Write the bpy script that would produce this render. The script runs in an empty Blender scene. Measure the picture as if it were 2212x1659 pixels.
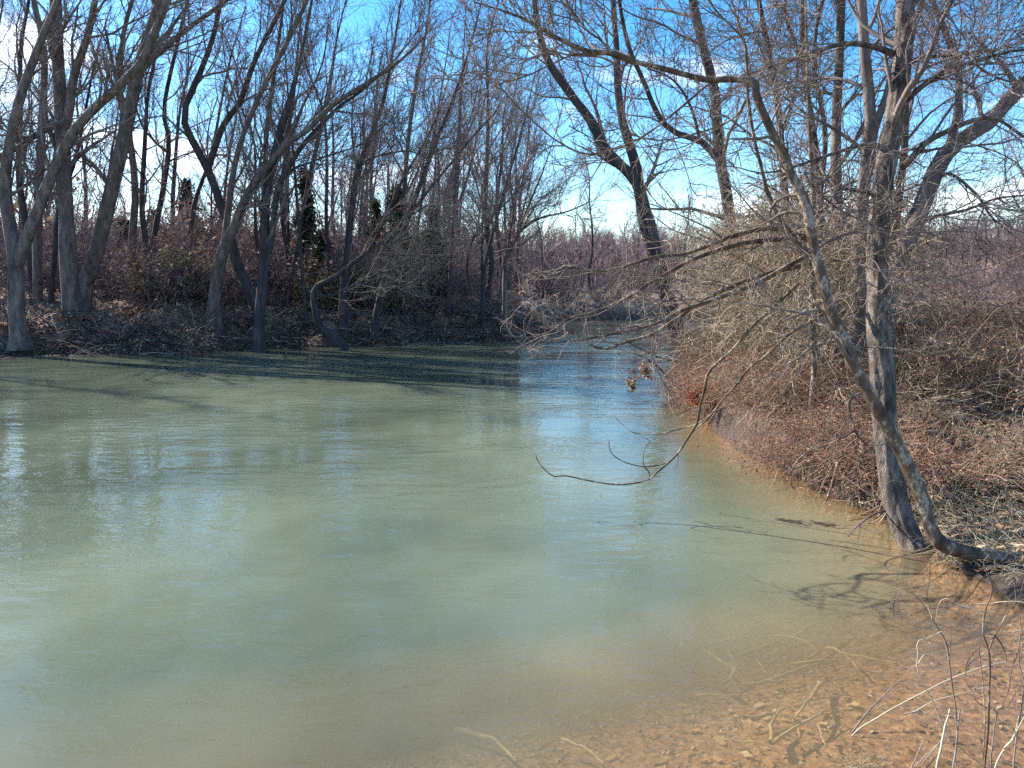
import bpy, math, random
import numpy as np
from mathutils import Vector

# ------------------------------------------------------------------ camera, sky, sun, exposure
scene = bpy.context.scene
COL = scene.collection
PITCH = math.radians(7.06)
CAM = np.array([0.0, 0.0, 2.2])
FPX = 759.0                                  # focal length in pixels of a 1024 px wide frame
cd = bpy.data.cameras.new("camera")
cam = bpy.data.objects.new("camera", cd)
COL.objects.link(cam)
cam.location = CAM
cam.rotation_euler = (math.radians(90) - PITCH, 0, 0)
cd.sensor_fit = 'HORIZONTAL'
cd.sensor_width = 36.0
cd.lens = 36.0 * FPX / 1024.0
cd.clip_start = 0.05
cd.clip_end = 3000
scene.camera = cam

SUN_AZ = math.radians(56)                    # to the left of the view direction
SUN_EL = math.radians(36)
sun_dir = Vector((-math.sin(SUN_AZ) * math.cos(SUN_EL), math.cos(SUN_AZ) * math.cos(SUN_EL), math.sin(SUN_EL)))

world = bpy.data.worlds.new("World")
scene.world = world
world.use_nodes = True
wn = world.node_tree
wn.nodes.clear()
wout = wn.nodes.new('ShaderNodeOutputWorld')
wbg = wn.nodes.new('ShaderNodeBackground')
sky = wn.nodes.new('ShaderNodeTexSky')
sky.sky_type = 'NISHITA'
sky.sun_disc = False
sky.sun_elevation = SUN_EL
sky.sun_rotation = -SUN_AZ
sky.air_density = 1.0
sky.dust_density = 0.25
sky.ozone_density = 1.2
hsv = wn.nodes.new('ShaderNodeHueSaturation')
hsv.inputs['Saturation'].default_value = 1.5
hsv.inputs['Value'].default_value = 1.0
wn.links.new(sky.outputs[0], hsv.inputs['Color'])
tcw = wn.nodes.new('ShaderNodeTexCoord')
mpw = wn.nodes.new('ShaderNodeMapping')
mpw.inputs['Scale'].default_value = (2.2, 2.2, 6.0)
mpw.inputs['Location'].default_value = (0.35, 0.9, 0.2)
wn.links.new(tcw.outputs['Generated'], mpw.inputs['Vector'])
cn = wn.nodes.new('ShaderNodeTexNoise')
cn.inputs['Scale'].default_value = 1.3
cn.inputs['Detail'].default_value = 7
cn.inputs['Roughness'].default_value = 0.55
wn.links.new(mpw.outputs[0], cn.inputs['Vector'])
cr = wn.nodes.new('ShaderNodeMapRange')
cr.inputs['From Min'].default_value = 0.56
cr.inputs['From Max'].default_value = 0.70
cr.inputs['To Max'].default_value = 0.85
wn.links.new(cn.outputs['Fac'], cr.inputs['Value'])
cmix = wn.nodes.new('ShaderNodeMixRGB')
cmix.inputs['Color2'].default_value = (9.5, 9.5, 9.8, 1)
wn.links.new(cr.outputs[0], cmix.inputs['Fac'])
wn.links.new(hsv.outputs[0], cmix.inputs['Color1'])
wn.links.new(cmix.outputs[0], wbg.inputs['Color'])
wbg.inputs['Strength'].default_value = 0.12
wn.links.new(wbg.outputs[0], wout.inputs['Surface'])

sl = bpy.data.lights.new("sun", 'SUN')
sl.energy = 5.0
sl.angle = math.radians(0.53)
sl.color = (1.0, 0.94, 0.86)
so = bpy.data.objects.new("sun", sl)
COL.objects.link(so)
so.rotation_euler = sun_dir.to_track_quat('Z', 'Y').to_euler()
so.location = (-30, 20, 40)

scene.view_settings.view_transform = 'Standard'
scene.view_settings.look = 'None'
scene.view_settings.exposure = 1.32
scene.view_settings.gamma = 1.0
scene.view_settings.use_curve_mapping = False
scene.render.engine = 'CYCLES'
scene.cycles.use_denoising = False
scene.cycles.denoiser = 'OPENIMAGEDENOISE'
scene.cycles.denoising_input_passes = 'RGB_ALBEDO_NORMAL'
scene.cycles.denoising_prefilter = 'ACCURATE'
scene.cycles.use_adaptive_sampling = True
scene.cycles.adaptive_threshold = 0.02
scene.cycles.max_bounces = 5
scene.cycles.diffuse_bounces = 1
scene.cycles.glossy_bounces = 2
scene.cycles.transparent_max_bounces = 8
scene.cycles.sample_clamp_indirect = 2.5
scene.cycles.sample_clamp_direct = 5.0
scene.cycles.caustics_reflective = False
scene.cycles.caustics_refractive = False

# ------------------------------------------------------------------ pixel <-> place
CROP = {0: (0, 0, 1.3888), 1: (0, 0, .663), 2: (700, 300, .5123), 3: (1400, 0, .5425), 4: (2172, 0, .5425), 5: (1500, 700, .5425),
        6: (2172, 800, .6028), 7: (2200, 1650, .3942), 8: (1900, 900, .4219), 9: (1200, 1500, .8463)}
_c, _s = math.cos(PITCH), math.sin(PITCH)
def ray(k, x, y=None):
    if y is None: k, x, y = k[0], k[1], k[2]
    ox, oy, sc = CROP[k]
    u = ((ox + x * sc) / 3.0 - 512) / FPX
    v = -((oy + y * sc) / 3.0 - 384) / FPX
    return np.array([u, _c + v * _s, -_s + v * _c])
def at(k, x, y, Y):
    d = ray(k, x, y)
    return CAM + d * (Y / d[1])
def onz(k, x, y, z=0.0):
    d = ray(k, x, y)
    return CAM + d * ((z - CAM[2]) / d[2])

# ------------------------------------------------------------------ noise and terrain
def vnoise(x, y, scale, seed):
    x = np.asarray(x) * scale + seed * 17.3
    y = np.asarray(y) * scale + seed * 5.7
    xi, yi = np.floor(x), np.floor(y)
    fx, fy = x - xi, y - yi
    fx, fy = fx * fx * (3 - 2 * fx), fy * fy * (3 - 2 * fy)
    def h(a, b):
        v = np.sin(a * 127.1 + b * 311.7 + seed * 74.7) * 43758.5453
        return v - np.floor(v)
    return (h(xi, yi) * (1 - fx) + h(xi + 1, yi) * fx) * (1 - fy) + (h(xi, yi + 1) * (1 - fx) + h(xi + 1, yi + 1) * fx) * fy - 0.5
def fbm(x, y, scale, seed, n=4):
    return sum(vnoise(x, y, scale * 2 ** i, seed + i) * 0.55 ** i for i in range(n))
def sstep(a, b, x):
    t = np.clip((x - a) / (b - a), 0, 1)
    return t * t * (3 - 2 * t)

LB = [(-400, -60), (-100, -2), (-50, 13), (-28, 20)] + [tuple(onz(0, a, b)[:2]) for a, b in
      ((0, 772), (150, 768), (300, 765), (430, 762), (560, 754), (740, 746), (860, 744), (960, 738), (1060, 737))] + \
     [(1.6, 38), (2.2, 44), (1.8, 50), (4, 56), (12, 59), (30, 60), (60, 68), (120, 90), (400, 150)]
RB = [(-400, -110), (-100, -34), (-40, -16), (-8, -4.0), (-2, -1.4), (0, 0.5), (1.6, 1.5), (2.7, 2.4), (3.4, 3.5), (3.75, 4.6)] + \
     [tuple(onz(0, a, b)[:2]) for a, b in ((2212, 1310), (2130, 1262), (2050, 1222), (1960, 1140), (1860, 1095), (1760, 1055), (1650, 985), (1580, 940),
      (1500, 885), (1478, 820), (1495, 775))] + [(9, 31), (16, 36), (30, 42), (60, 50), (120, 66), (400, 120)]
POLY = np.array(LB + RB[::-1])
NLB = len(LB)
def signed(x, y):
    """+ on land, - over the river; also which bank is nearer (True = the far, left one)"""
    x, y = np.asarray(x, float).ravel(), np.asarray(y, float).ravel()
    best = np.full(x.shape, 1e9); left = np.zeros(x.shape, bool); inside = np.zeros(x.shape, bool)
    n = len(POLY)
    for i in range(n):
        a, b = POLY[i], POLY[(i + 1) % n]
        e = b - a
        t = np.clip(((x - a[0]) * e[0] + (y - a[1]) * e[1]) / (e @ e), 0, 1)
        d = np.hypot(x - a[0] - t * e[0], y - a[1] - t * e[1])
        if i != NLB - 1 and i != n - 1:
            m = d < best
            best[m] = d[m]; left[m] = i < NLB - 1
        c = ((a[1] > y) != (b[1] > y)) & (x < e[0] * (y - a[1]) / (e[1] if abs(e[1]) > 1e-9 else 1e-9) + a[0])
        inside ^= c
    return np.where(inside, -best, best), left
def height(x, y, fine=True):
    shp = np.shape(x)
    x, y = np.asarray(x, float).ravel(), np.asarray(y, float).ravel()
    s, left = signed(x, y)
    wob = fbm(x, y, 0.55, 3, 3) * np.where(left, 0.9, 0.35) * sstep(4, 8, y)
    s = s + wob
    p = np.maximum(s, 0)
    hl = 1.25 * (1 - np.exp(-p / 1.5)) + 1.0 * (1 - np.exp(-p / 14)) + (0.6 * fbm(x, y, 0.8, 9) + 0.3 * fbm(x, y, 2.4, 19)) * sstep(0.0, 1.2, p)
    w = sstep(6.2, 8.6, y)
    hr = w * (0.6 * (1 - np.exp(-p / 0.11)) + 1.0 * (1 - np.exp(-p / 4.0))) + (1 - w) * (0.16 * p / (1 + 0.16 * p) * 1.2 + 0.5 * sstep(0.8, 3, p) * sstep(4.8, 6.5, y))
    hr = hr + (0.30 * fbm(x, y, 1.3, 31) + 0.22 * fbm(x, y, 4, 41)) * sstep(0.0, 0.35, p) * (0.25 + 0.75 * w)
    far = sstep(60, 75, y)
    land = np.where(left, hl, hr * (1 - far) + hl * far)
    r = np.hypot(x, y)
    land = land + 7.5 * sstep(85, 190, r) * sstep(20, 60, y) * (1 + 0.5 * fbm(x, y, 0.012, 51, 2)) + 0.004 * np.clip(r - 200, 0, 400)
    q = np.maximum(-s, 0)
    near = sstep(6.8, 3.9, y)
    dep = near * (0.034 * q ** 2.1 + 0.09 * sstep(0, 0.5, q)) + (1 - near) * (0.6 * q ** 0.85 + 0.1 * sstep(0, 0.15, q))
    dep = 1.7 * np.tanh(dep / 1.7) + 0.02 * np.minimum(q * 6, 1)
    bed = -dep + 0.05 * fbm(x, y, 1.6, 61, 3) * sstep(0.1, 0.6, q)
    h = np.where(s > 0, land + 0.015, bed)
    return h.reshape(shp)
def hz(x, y):
    return float(height(np.array([x]), np.array([y]))[0])
def onbed(k, x, y):
    d = ray(k, x, y)
    z = -0.1
    for _ in range(12):
        p = CAM + d * ((z - CAM[2]) / d[2])
        z = 0.5 * z + 0.5 * hz(p[0], p[1])
    return p

# ------------------------------------------------------------------ mesh helpers
def make_mesh(name, V, quads=None, tris=None, smooth=True, colors=None):
    me = bpy.data.meshes.new(name)
    V = np.asarray(V, np.float32)
    me.vertices.add(len(V)); me.vertices.foreach_set('co', V.ravel())
    loops, starts, n0 = [], [], 0
    for F, k in ((quads, 4), (tris, 3)):
        if F is not None and len(F):
            F = np.asarray(F, np.int32)
            loops.append(F.ravel()); starts.append(n0 + np.arange(len(F), dtype=np.int32) * k); n0 += F.size
    L = np.concatenate(loops); S = np.concatenate(starts)
    me.loops.add(len(L)); me.loops.foreach_set('vertex_index', L)
    me.polygons.add(len(S)); me.polygons.foreach_set('loop_start', S)
    if smooth:
        me.polygons.foreach_set('use_smooth', np.ones(len(S), bool))
    if colors is not None:
        a = me.color_attributes.new('Col', 'FLOAT_COLOR', 'POINT')
        c = np.ones((len(V), 4), np.float32); c[:, :3] = colors
        a.data.foreach_set('color', c.ravel())
    me.update(calc_edges=True); me.validate()
    return me
def link(name, me, mat, parent=None, origin=None):
    o = bpy.data.objects.new(name, me)
    COL.objects.link(o)
    if mat is not None and me is not None and not me.materials:
        me.materials.append(mat)
    if parent is not None:
        o.parent = parent
    elif origin is not None:
        o.location = origin
    return o
def tag(o, label, cat, group=None, kind=None):
    o['label'] = label
    if cat: o['category'] = cat
    if group: o['group'] = group
    if kind: o['kind'] = kind
    return o
def empty(name, loc, label, cat, group=None):
    o = bpy.data.objects.new(name, None)
    COL.objects.link(o)
    o.location = loc
    return tag(o, label, cat, group)
def copy_tree(o, loc, rz, sc, label=None):
    c = o.copy(); COL.objects.link(c)
    c.location = loc; c.rotation_euler = (0, 0, rz); c.scale = (sc, sc, sc)
    if label: c['label'] = label
    for ch in o.children:
        d = ch.copy(); COL.objects.link(d); d.parent = c
        d.matrix_parent_inverse = ch.matrix_parent_inverse
    return c

def norm(a):
    return a / np.maximum(np.linalg.norm(a, axis=-1, keepdims=True), 1e-9)
def tubes(P, R, S, rough=None):
    """P (N,K,3) centre lines, R (N,K) radii -> vertices and quads of N tapered tubes"""
    N, K, _ = P.shape
    T = np.empty_like(P)
    T[:, 1:-1] = P[:, 2:] - P[:, :-2]; T[:, 0] = P[:, 1] - P[:, 0]; T[:, -1] = P[:, -1] - P[:, -2]
    T = norm(T)
    ov = norm(P[:, -1] - P[:, 0])
    ref = np.where(np.abs(ov[:, :1]) < 0.8, np.array([[1.0, 0, 0]]), np.array([[0, 1.0, 0]]))
    A = norm(np.cross(T, ref[:, None, :])); B = np.cross(T, A)
    ang = np.arange(S) * 2 * math.pi / S
    RR = R[:, :, None, None]
    if rough is not None:
        RR = RR * rough[..., None]
    V = P[:, :, None, :] + RR * (np.cos(ang)[None, None, :, None] * A[:, :, None, :] + np.sin(ang)[None, None, :, None] * B[:, :, None, :])
    idx = np.arange(N * K * S).reshape(N, K, S)
    j = np.roll(np.arange(S), -1)
    Q = np.stack([idx[:, :-1, :], idx[:, :-1, j], idx[:, 1:, j], idx[:, 1:, :]], -1).reshape(-1, 4)
    return V.reshape(-1, 3), Q
class Bag:
    def __init__(s): s.V, s.Q, s.T, s.C, s.n = [], [], [], [], 0
    def add(s, V, Q=None, T=None, C=None):
        s.V.append(V)
        if Q is not None: s.Q.append(Q + s.n)
        if T is not None: s.T.append(T + s.n)
        if C is not None: s.C.append(C)
        s.n += len(V)
    def mesh(s, name, smooth=True):
        return make_mesh(name, np.concatenate(s.V), np.concatenate(s.Q) if s.Q else None, np.concatenate(s.T) if s.T else None, smooth,
                         np.concatenate(s.C) if s.C else None)
def smoothline(pts, K):
    """Catmull-Rom through pts (n,m), K samples spread evenly along it"""
    pts = np.asarray(pts, float)
    n = len(pts)
    if n == 2:
        t = np.linspace(0, 1, K)[:, None]
        return pts[0] * (1 - t) + pts[1] * t
    e = np.vstack([2 * pts[0] - pts[1], pts, 2 * pts[-1] - pts[-2]])
    out = []
    for i in range(n - 1):
        p0, p1, p2, p3 = e[i:i + 4]
        t = np.linspace(0, 1, 24, endpoint=(i == n - 2))[:, None]
        out.append(0.5 * (2 * p1 + (p2 - p0) * t + (2 * p0 - 5 * p1 + 4 * p2 - p3) * t ** 2 + (3 * p1 - p0 - 3 * p2 + p3) * t ** 3))
    c = np.vstack(out)
    d = np.r_[0, np.cumsum(np.linalg.norm(np.diff(c[:, :3], axis=0), axis=1))]
    q = np.linspace(0, d[-1], K)
    return np.stack([np.interp(q, d, c[:, i]) for i in range(c.shape[1])], 1)
def sprout(P, R, n, trange, ang, length, K, rng, up=0.0, wig=0.15, rf=0.6, rmin=0.004, tip=0.35, pull=None, taper=0.45):
    """n children on each of the N parent branches"""
    N, K0, _ = P.shape
    t = trange[0] + (trange[1] - trange[0]) * (np.arange(n)[None] + rng.random((N, n))) / n
    f = t * (K0 - 1); i = np.minimum(f.astype(int), K0 - 2); fr = (f - i)[..., None]
    a = np.arange(N)[:, None]
    p = P[a, i] * (1 - fr) + P[a, i + 1] * fr
    tg = norm(P[a, i + 1] - P[a, i])
    r = R[a, i] * (1 - fr[..., 0]) + R[a, i + 1] * fr[..., 0]
    rv = norm(rng.normal(size=tg.shape))
    perp = norm(np.cross(tg, rv))
    al = rng.uniform(ang[0], ang[1], t.shape)[..., None]
    d = tg * np.cos(al) + perp * np.sin(al)
    L = rng.uniform(length[0], length[1], t.shape) * (1 - taper * t)
    d = d.reshape(-1, 3); p = p.reshape(-1, 3); L = L.reshape(-1); r = r.reshape(-1)
    M = len(p)
    out = np.empty((M, K, 3)); out[:, 0] = p
    st = (L / (K - 1))[:, None]
    curl = rng.normal(size=(M, 3)) * wig * 0.6
    for k in range(1, K):
        d = d + rng.normal(size=(M, 3)) * wig + curl + np.array([0, 0, up])
        if pull is not None: d = d + pull
        d = norm(d)
        p = p + d * st; out[:, k] = p
    r0 = np.maximum(r * rf * rng.uniform(0.6, 1.0, M), rmin)
    rad = r0[:, None] * np.linspace(1, tip, K)[None]
    return out, np.maximum(rad, rmin * 0.6)

# ------------------------------------------------------------------ materials
def mat(name):
    m = bpy.data.materials.new(name); m.use_nodes = True
    nt = m.node_tree
    return m, nt, nt.nodes['Principled BSDF']
def noise_node(nt, scale, detail=4, stretch=(1, 1, 1), rough=0.55):
    tc = nt.nodes.new('ShaderNodeNewGeometry')
    mp = nt.nodes.new('ShaderNodeMapping'); mp.inputs['Scale'].default_value = stretch
    nt.links.new(tc.outputs['Position'], mp.inputs['Vector'])
    n = nt.nodes.new('ShaderNodeTexNoise')
    n.inputs['Scale'].default_value = scale; n.inputs['Detail'].default_value = detail; n.inputs['Roughness'].default_value = rough
    nt.links.new(mp.outputs[0], n.inputs['Vector'])
    return n
def ramp(nt, src, stops):
    r = nt.nodes.new('ShaderNodeValToRGB')
    e = r.color_ramp.elements
    while len(e) < len(stops): e.new(0.5)
    for q, (p, c) in zip(e, stops):
        q.position = p; q.color = (*c, 1)
    nt.links.new(src, r.inputs['Fac'])
    return r
def bark(name, stops, scale=6, stretch=(1, 1, 0.25), bump=0.6, dist=0.02, rough=0.9):
    m, nt, b = mat(name)
    n = noise_node(nt, scale, 6, stretch, 0.65)
    r = ramp(nt, n.outputs['Fac'], stops)
    nt.links.new(r.outputs[0], b.inputs['Base Color'])
    b.inputs['Roughness'].default_value = rough
    b.inputs['Specular IOR Level'].default_value = 0.2
    if bump:
        n2 = noise_node(nt, scale * 4, 5, stretch, 0.7)
        bp = nt.nodes.new('ShaderNodeBump'); bp.inputs['Strength'].default_value = bump; bp.inputs['Distance'].default_value = dist
        nt.links.new(n2.outputs['Fac'], bp.inputs['Height']); nt.links.new(bp.outputs[0], b.inputs['Normal'])
    return m
def colmat(name, rough=0.8, trans=0.0):
    m, nt, b = mat(name)
    a = nt.nodes.new('ShaderNodeVertexColor'); a.layer_name = 'Col'
    nt.links.new(a.outputs[0], b.inputs['Base Color'])
    b.inputs['Roughness'].default_value = rough
    b.inputs['Specular IOR Level'].default_value = 0.25
    if trans:
        tr = nt.nodes.new('ShaderNodeBsdfTranslucent'); mx = nt.nodes.new('ShaderNodeMixShader')
        mx.inputs[0].default_value = trans
        nt.links.new(a.outputs[0], tr.inputs['Color'])
        nt.links.new(b.outputs[0], mx.inputs[1]); nt.links.new(tr.outputs[0], mx.inputs[2])
        nt.links.new(mx.outputs[0], nt.nodes['Material Output'].inputs['Surface'])
    return m
M = {}
M['bark_grey'] = bark('bark_grey', [(0.3, (0.055, 0.042, 0.04)), (0.5, (0.14, 0.105, 0.095)), (0.7, (0.27, 0.215, 0.185))])
M['bark_dark'] = bark('bark_dark', [(0.3, (0.03, 0.026, 0.03)), (0.55, (0.07, 0.058, 0.06)), (0.8, (0.16, 0.13, 0.12))])
M['bark_rough'] = bark('bark_rough', [(0.34, (0.045, 0.035, 0.03)), (0.5, (0.15, 0.12, 0.10)), (0.68, (0.36, 0.30, 0.25))], 14, (1, 1, 0.3), 1.0, 0.03)
M['bark_sycamore'] = bark('bark_sycamore', [(0.36, (0.06, 0.04, 0.03)), (0.46, (0.115, 0.076, 0.052)), (0.54, (0.165, 0.112, 0.076)), (0.59, (0.42, 0.34, 0.26)), (0.64, (0.15, 0.105, 0.075))], 9, (1, 1, 0.5), 0.25, 0.008, 0.75)
M['twig_grey'] = bark('twig_grey', [(0.35, (0.12, 0.09, 0.085)), (0.65, (0.24, 0.19, 0.17))], 3, (1, 1, 1), 0)
M['twig_tan'] = bark('twig_tan', [(0.35, (0.13, 0.098, 0.08)), (0.65, (0.31, 0.245, 0.20))], 4, (1, 1, 1), 0)
M['twig_far_haze'] = bark('twig_far_haze', [(0.35, (0.15, 0.105, 0.105)), (0.65, (0.27, 0.195, 0.19))], 0.15, (1, 1, 1), 0)  # twig colour lightened to stand in for haze over the distance
M['twig_wine'] = bark('twig_wine', [(0.35, (0.13, 0.09, 0.095)), (0.65, (0.26, 0.19, 0.185))], 2, (1, 1, 1), 0)
M['vine'] = bark('vine', [(0.3, (0.16, 0.12, 0.082)), (0.55, (0.33, 0.26, 0.18)), (0.72, (0.48, 0.40, 0.30))], 2.5, (1, 1, 1), 0)
M['twig_red'] = bark('twig_red', [(0.35, (0.19, 0.105, 0.075)), (0.65, (0.40, 0.26, 0.18))], 3, (1, 1, 1), 0)
M['straw'] = bark('straw', [(0.35, (0.36, 0.29, 0.18)), (0.65, (0.58, 0.50, 0.34))], 6, (1, 1, 1), 0)
M['wet_stick'] = bark('wet_stick', [(0.35, (0.19, 0.125, 0.055)), (0.65, (0.52, 0.39, 0.19))], 8, (1, 1, 1), 0.4, 0.005, 0.5)
M['leaf'] = colmat('dead_leaf', 0.7, 0.25)
M['needle'] = colmat('evergreen_needle', 0.6, 0.15)
M['cut_wood'] = bark('cut_wood', [(0.4, (0.42, 0.33, 0.22)), (0.6, (0.62, 0.52, 0.38))], 20, (1, 1, 1), 0.2, 0.004)

# ground: bare bank soil and leaf mould on land, silty bed under the water
mg, nt, b = mat('bank_soil')
n1 = noise_node(nt, 1.2, 8, (1, 1, 1), 0.7); n2 = noise_node(nt, 22, 6, (1, 1, 1), 0.7)
land = ramp(nt, n1.outputs['Fac'], [(0.3, (0.085, 0.055, 0.04)), (0.5, (0.19, 0.125, 0.085)), (0.68, (0.30, 0.205, 0.14))])
bedc = ramp(nt, n2.outputs['Fac'], [(0.33, (0.06, 0.03, 0.016)), (0.5, (0.26, 0.135, 0.06)), (0.66, (0.50, 0.30, 0.15))])
g = nt.nodes.new('ShaderNodeNewGeometry'); sx = nt.nodes.new('ShaderNodeSeparateXYZ')
nt.links.new(g.outputs['Position'], sx.inputs[0])
mr = nt.nodes.new('ShaderNodeMapRange'); mr.inputs['From Min'].default_value = -0.06; mr.inputs['From Max'].default_value = 0.0
nt.links.new(sx.outputs['Z'], mr.inputs['Value'])
mx = nt.nodes.new('ShaderNodeMixRGB')
nt.links.new(mr.outputs[0], mx.inputs['Fac']); nt.links.new(bedc.outputs[0], mx.inputs['Color1']); nt.links.new(land.outputs[0], mx.inputs['Color2'])
wet_shade = nt.nodes.new('ShaderNodeMapRange'); wet_shade.inputs['From Min'].default_value = 0.25; wet_shade.inputs['From Max'].default_value = 0.95  # low bank soil darkened: damp earth plus painted shade of the undercut recess
nt.links.new(sx.outputs['Z'], wet_shade.inputs['Value'])
wet_shade_mix = nt.nodes.new('ShaderNodeMixRGB'); wet_shade_mix.inputs['Color1'].default_value = (0.055, 0.036, 0.026, 1)
nt.links.new(wet_shade.outputs[0], wet_shade_mix.inputs['Fac']); nt.links.new(land.outputs[0], wet_shade_mix.inputs['Color2']); nt.links.new(wet_shade_mix.outputs[0], mx.inputs['Color2'])
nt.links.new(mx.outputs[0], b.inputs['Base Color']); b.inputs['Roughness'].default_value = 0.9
bp = nt.nodes.new('ShaderNodeBump'); bp.inputs['Strength'].default_value = 0.8; bp.inputs['Distance'].default_value = 0.03
nt.links.new(n2.outputs['Fac'], bp.inputs['Height']); nt.links.new(bp.outputs[0], b.inputs['Normal'])
M['soil'] = mg

# river water: silt-laden, greener and cloudier the deeper it is; the surface mirrors sky and trees
mw, nt, b = mat('river_water')
nt.nodes.remove(b)
out = nt.nodes['Material Output']
att = nt.nodes.new('ShaderNodeAttribute'); att.attribute_name = 'depth'
def math_node(op, a, bb=None):
    n = nt.nodes.new('ShaderNodeMath'); n.operation = op
    for i, v in enumerate((a, bb)):
        if v is None: continue
        if isinstance(v, (int, float)): n.inputs[i].default_value = v
        else: nt.links.new(v, n.inputs[i])
    return n.outputs[0]
sil = noise_node(nt, 0.55, 4, (1, 1, 1), 0.5)
kk = math_node('MULTIPLY_ADD', sil.outputs['Fac'], 2.0); kk.node.inputs[2].default_value = 1.0
turb = math_node('SUBTRACT', 1.0, math_node('POWER', 2.71828, math_node('MULTIPLY', math_node('MULTIPLY', att.outputs['Fac'], kk), -1.0)))
turb = math_node('MULTIPLY', turb, 0.985)
dr = nt.nodes.new('ShaderNodeMapRange'); dr.inputs['From Min'].default_value = 0.15; dr.inputs['From Max'].default_value = 0.75
nt.links.new(att.outputs['Fac'], dr.inputs['Value'])
wc = ramp(nt, dr.outputs[0], [(0.0, (0.28, 0.195, 0.11)), (0.35, (0.235, 0.205, 0.125)), (1.0, (0.128, 0.15, 0.105))])
pl = noise_node(nt, 0.22, 4, (1.0, 0.75, 1), 0.55)
plr = ramp(nt, pl.outputs['Fac'], [(0.34, (0.55, 0.6, 0.57)), (0.5, (0.98, 1.0, 0.96)), (0.66, (1.5, 1.46, 1.4))])
plm = nt.nodes.new('ShaderNodeMixRGB'); plm.blend_type = 'MULTIPLY'; plm.inputs['Fac'].default_value = 1.0
nt.links.new(wc.outputs[0], plm.inputs['Color1']); nt.links.new(plr.outputs[0], plm.inputs['Color2'])
dif = nt.nodes.new('ShaderNodeBsdfDiffuse'); nt.links.new(plm.outputs[0], dif.inputs['Color'])
tra = nt.nodes.new('ShaderNodeBsdfTransparent'); tra.inputs['Color'].default_value = (0.97, 0.93, 0.85, 1)
body = nt.nodes.new('ShaderNodeMixShader')
nt.links.new(turb, body.inputs[0]); nt.links.new(tra.outputs[0], body.inputs[1]); nt.links.new(dif.outputs[0], body.inputs[2])
w1 = noise_node(nt, 1.0, 2, (0.9, 1.5, 1), 0.5)
w2 = noise_node(nt, 3.4, 3, (0.8, 1.5, 1), 0.55)
w4 = noise_node(nt, 15, 2, (0.8, 1.6, 1), 0.5)
w3 = noise_node(nt, 0.35, 3, (0.6, 1.3, 1), 0.5)
pm = nt.nodes.new('ShaderNodeMapRange'); pm.inputs['From Min'].default_value = 0.42; pm.inputs['From Max'].default_value = 0.66
pm.inputs['To Min'].default_value = 0.25; nt.links.new(w3.outputs['Fac'], pm.inputs['Value'])
hgt = math_node('ADD', math_node('MULTIPLY', w1.outputs['Fac'], 0.011), math_node('MULTIPLY', math_node('MULTIPLY', w2.outputs['Fac'], math_node('ADD', pm.outputs[0], 0.0)), 0.024))
hgt = math_node('ADD', hgt, math_node('MULTIPLY', math_node('MULTIPLY', w4.outputs['Fac'], pm.outputs[0]), 0.0040))
bw = nt.nodes.new('ShaderNodeBump'); bw.inputs['Strength'].default_value = 1.0; bw.inputs['Distance'].default_value = 1.0
nt.links.new(hgt, bw.inputs['Height'])
gi = nt.nodes.new('ShaderNodeNewGeometry'); dt = nt.nodes.new('ShaderNodeVectorMath'); dt.operation = 'DOT_PRODUCT'
nt.links.new(bw.outputs[0], dt.inputs[0]); nt.links.new(gi.outputs['Incoming'], dt.inputs[1])
omc = math_node('SUBTRACT', 1.0, math_node('MINIMUM', math_node('ABSOLUTE', dt.outputs['Value']), 1.0))
refl = math_node('MULTIPLY_ADD', math_node('POWER', omc, 5.0), 0.98); refl.node.inputs[2].default_value = 0.021
gl = nt.nodes.new('ShaderNodeBsdfGlossy'); gl.distribution = 'BECKMANN'; gl.inputs['Roughness'].default_value = 0.015
nt.links.new(bw.outputs[0], gl.inputs['Normal'])
ws = nt.nodes.new('ShaderNodeMixShader')
nt.links.new(refl, ws.inputs[0]); nt.links.new(body.outputs[0], ws.inputs[1]); nt.links.new(gl.outputs[0], ws.inputs[2])
nt.links.new(ws.outputs[0], out.inputs['Surface'])
M['water'] = mw

# ------------------------------------------------------------------ ground and water
def steps(*seg):
    out = [seg[0][0]]
    for a, b, s in seg:
        n = max(1, int(round((b - a) / s)))
        out += list(a + (b - a) * (np.arange(n) + 1) / n)
    return np.array(out)
gx = steps((-700, -120, 29), (-120, -60, 6), (-60, -22, 1.2), (-22, -3, 0.3), (-3, 6.5, 0.065), (6.5, 14, 0.22), (14, 40, 1.0), (40, 120, 6), (120, 700, 29))
gy = steps((-120, -10, 10), (-10, 1, 0.8), (1, 9, 0.065), (9, 16, 0.13), (16, 40, 0.26), (40, 75, 1.0), (75, 220, 6), (220, 1000, 40))
X, Y = np.meshgrid(gx, gy)
Z = height(X, Y)
def grid_quads(ny, nx):
    i = np.arange(ny * nx).reshape(ny, nx)
    return np.stack([i[:-1, :-1], i[:-1, 1:], i[1:, 1:], i[1:, :-1]], -1).reshape(-1, 4)
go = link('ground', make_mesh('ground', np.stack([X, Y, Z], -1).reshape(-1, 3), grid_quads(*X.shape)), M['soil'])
tag(go, 'brown river banks and silty bed under the leaf litter', None, kind='structure')
ix = np.where(np.abs(gx) <= 121)[0][::2]; iy = np.where((gy >= -36) & (gy <= 112))[0][::2]
WX, WY, WZ = X[np.ix_(iy, ix)], Y[np.ix_(iy, ix)], Z[np.ix_(iy, ix)]
wme = make_mesh('river', np.stack([WX, WY, np.zeros_like(WX)], -1).reshape(-1, 3), grid_quads(*WX.shape))
da = wme.attributes.new('depth', 'FLOAT', 'POINT')
da.data.foreach_set('value', np.maximum(-WZ, 0).ravel().astype(np.float32))
tag(link('river', wme, M['water']), 'slow green river with faint ripples and sky reflections', None, kind='structure')

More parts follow.
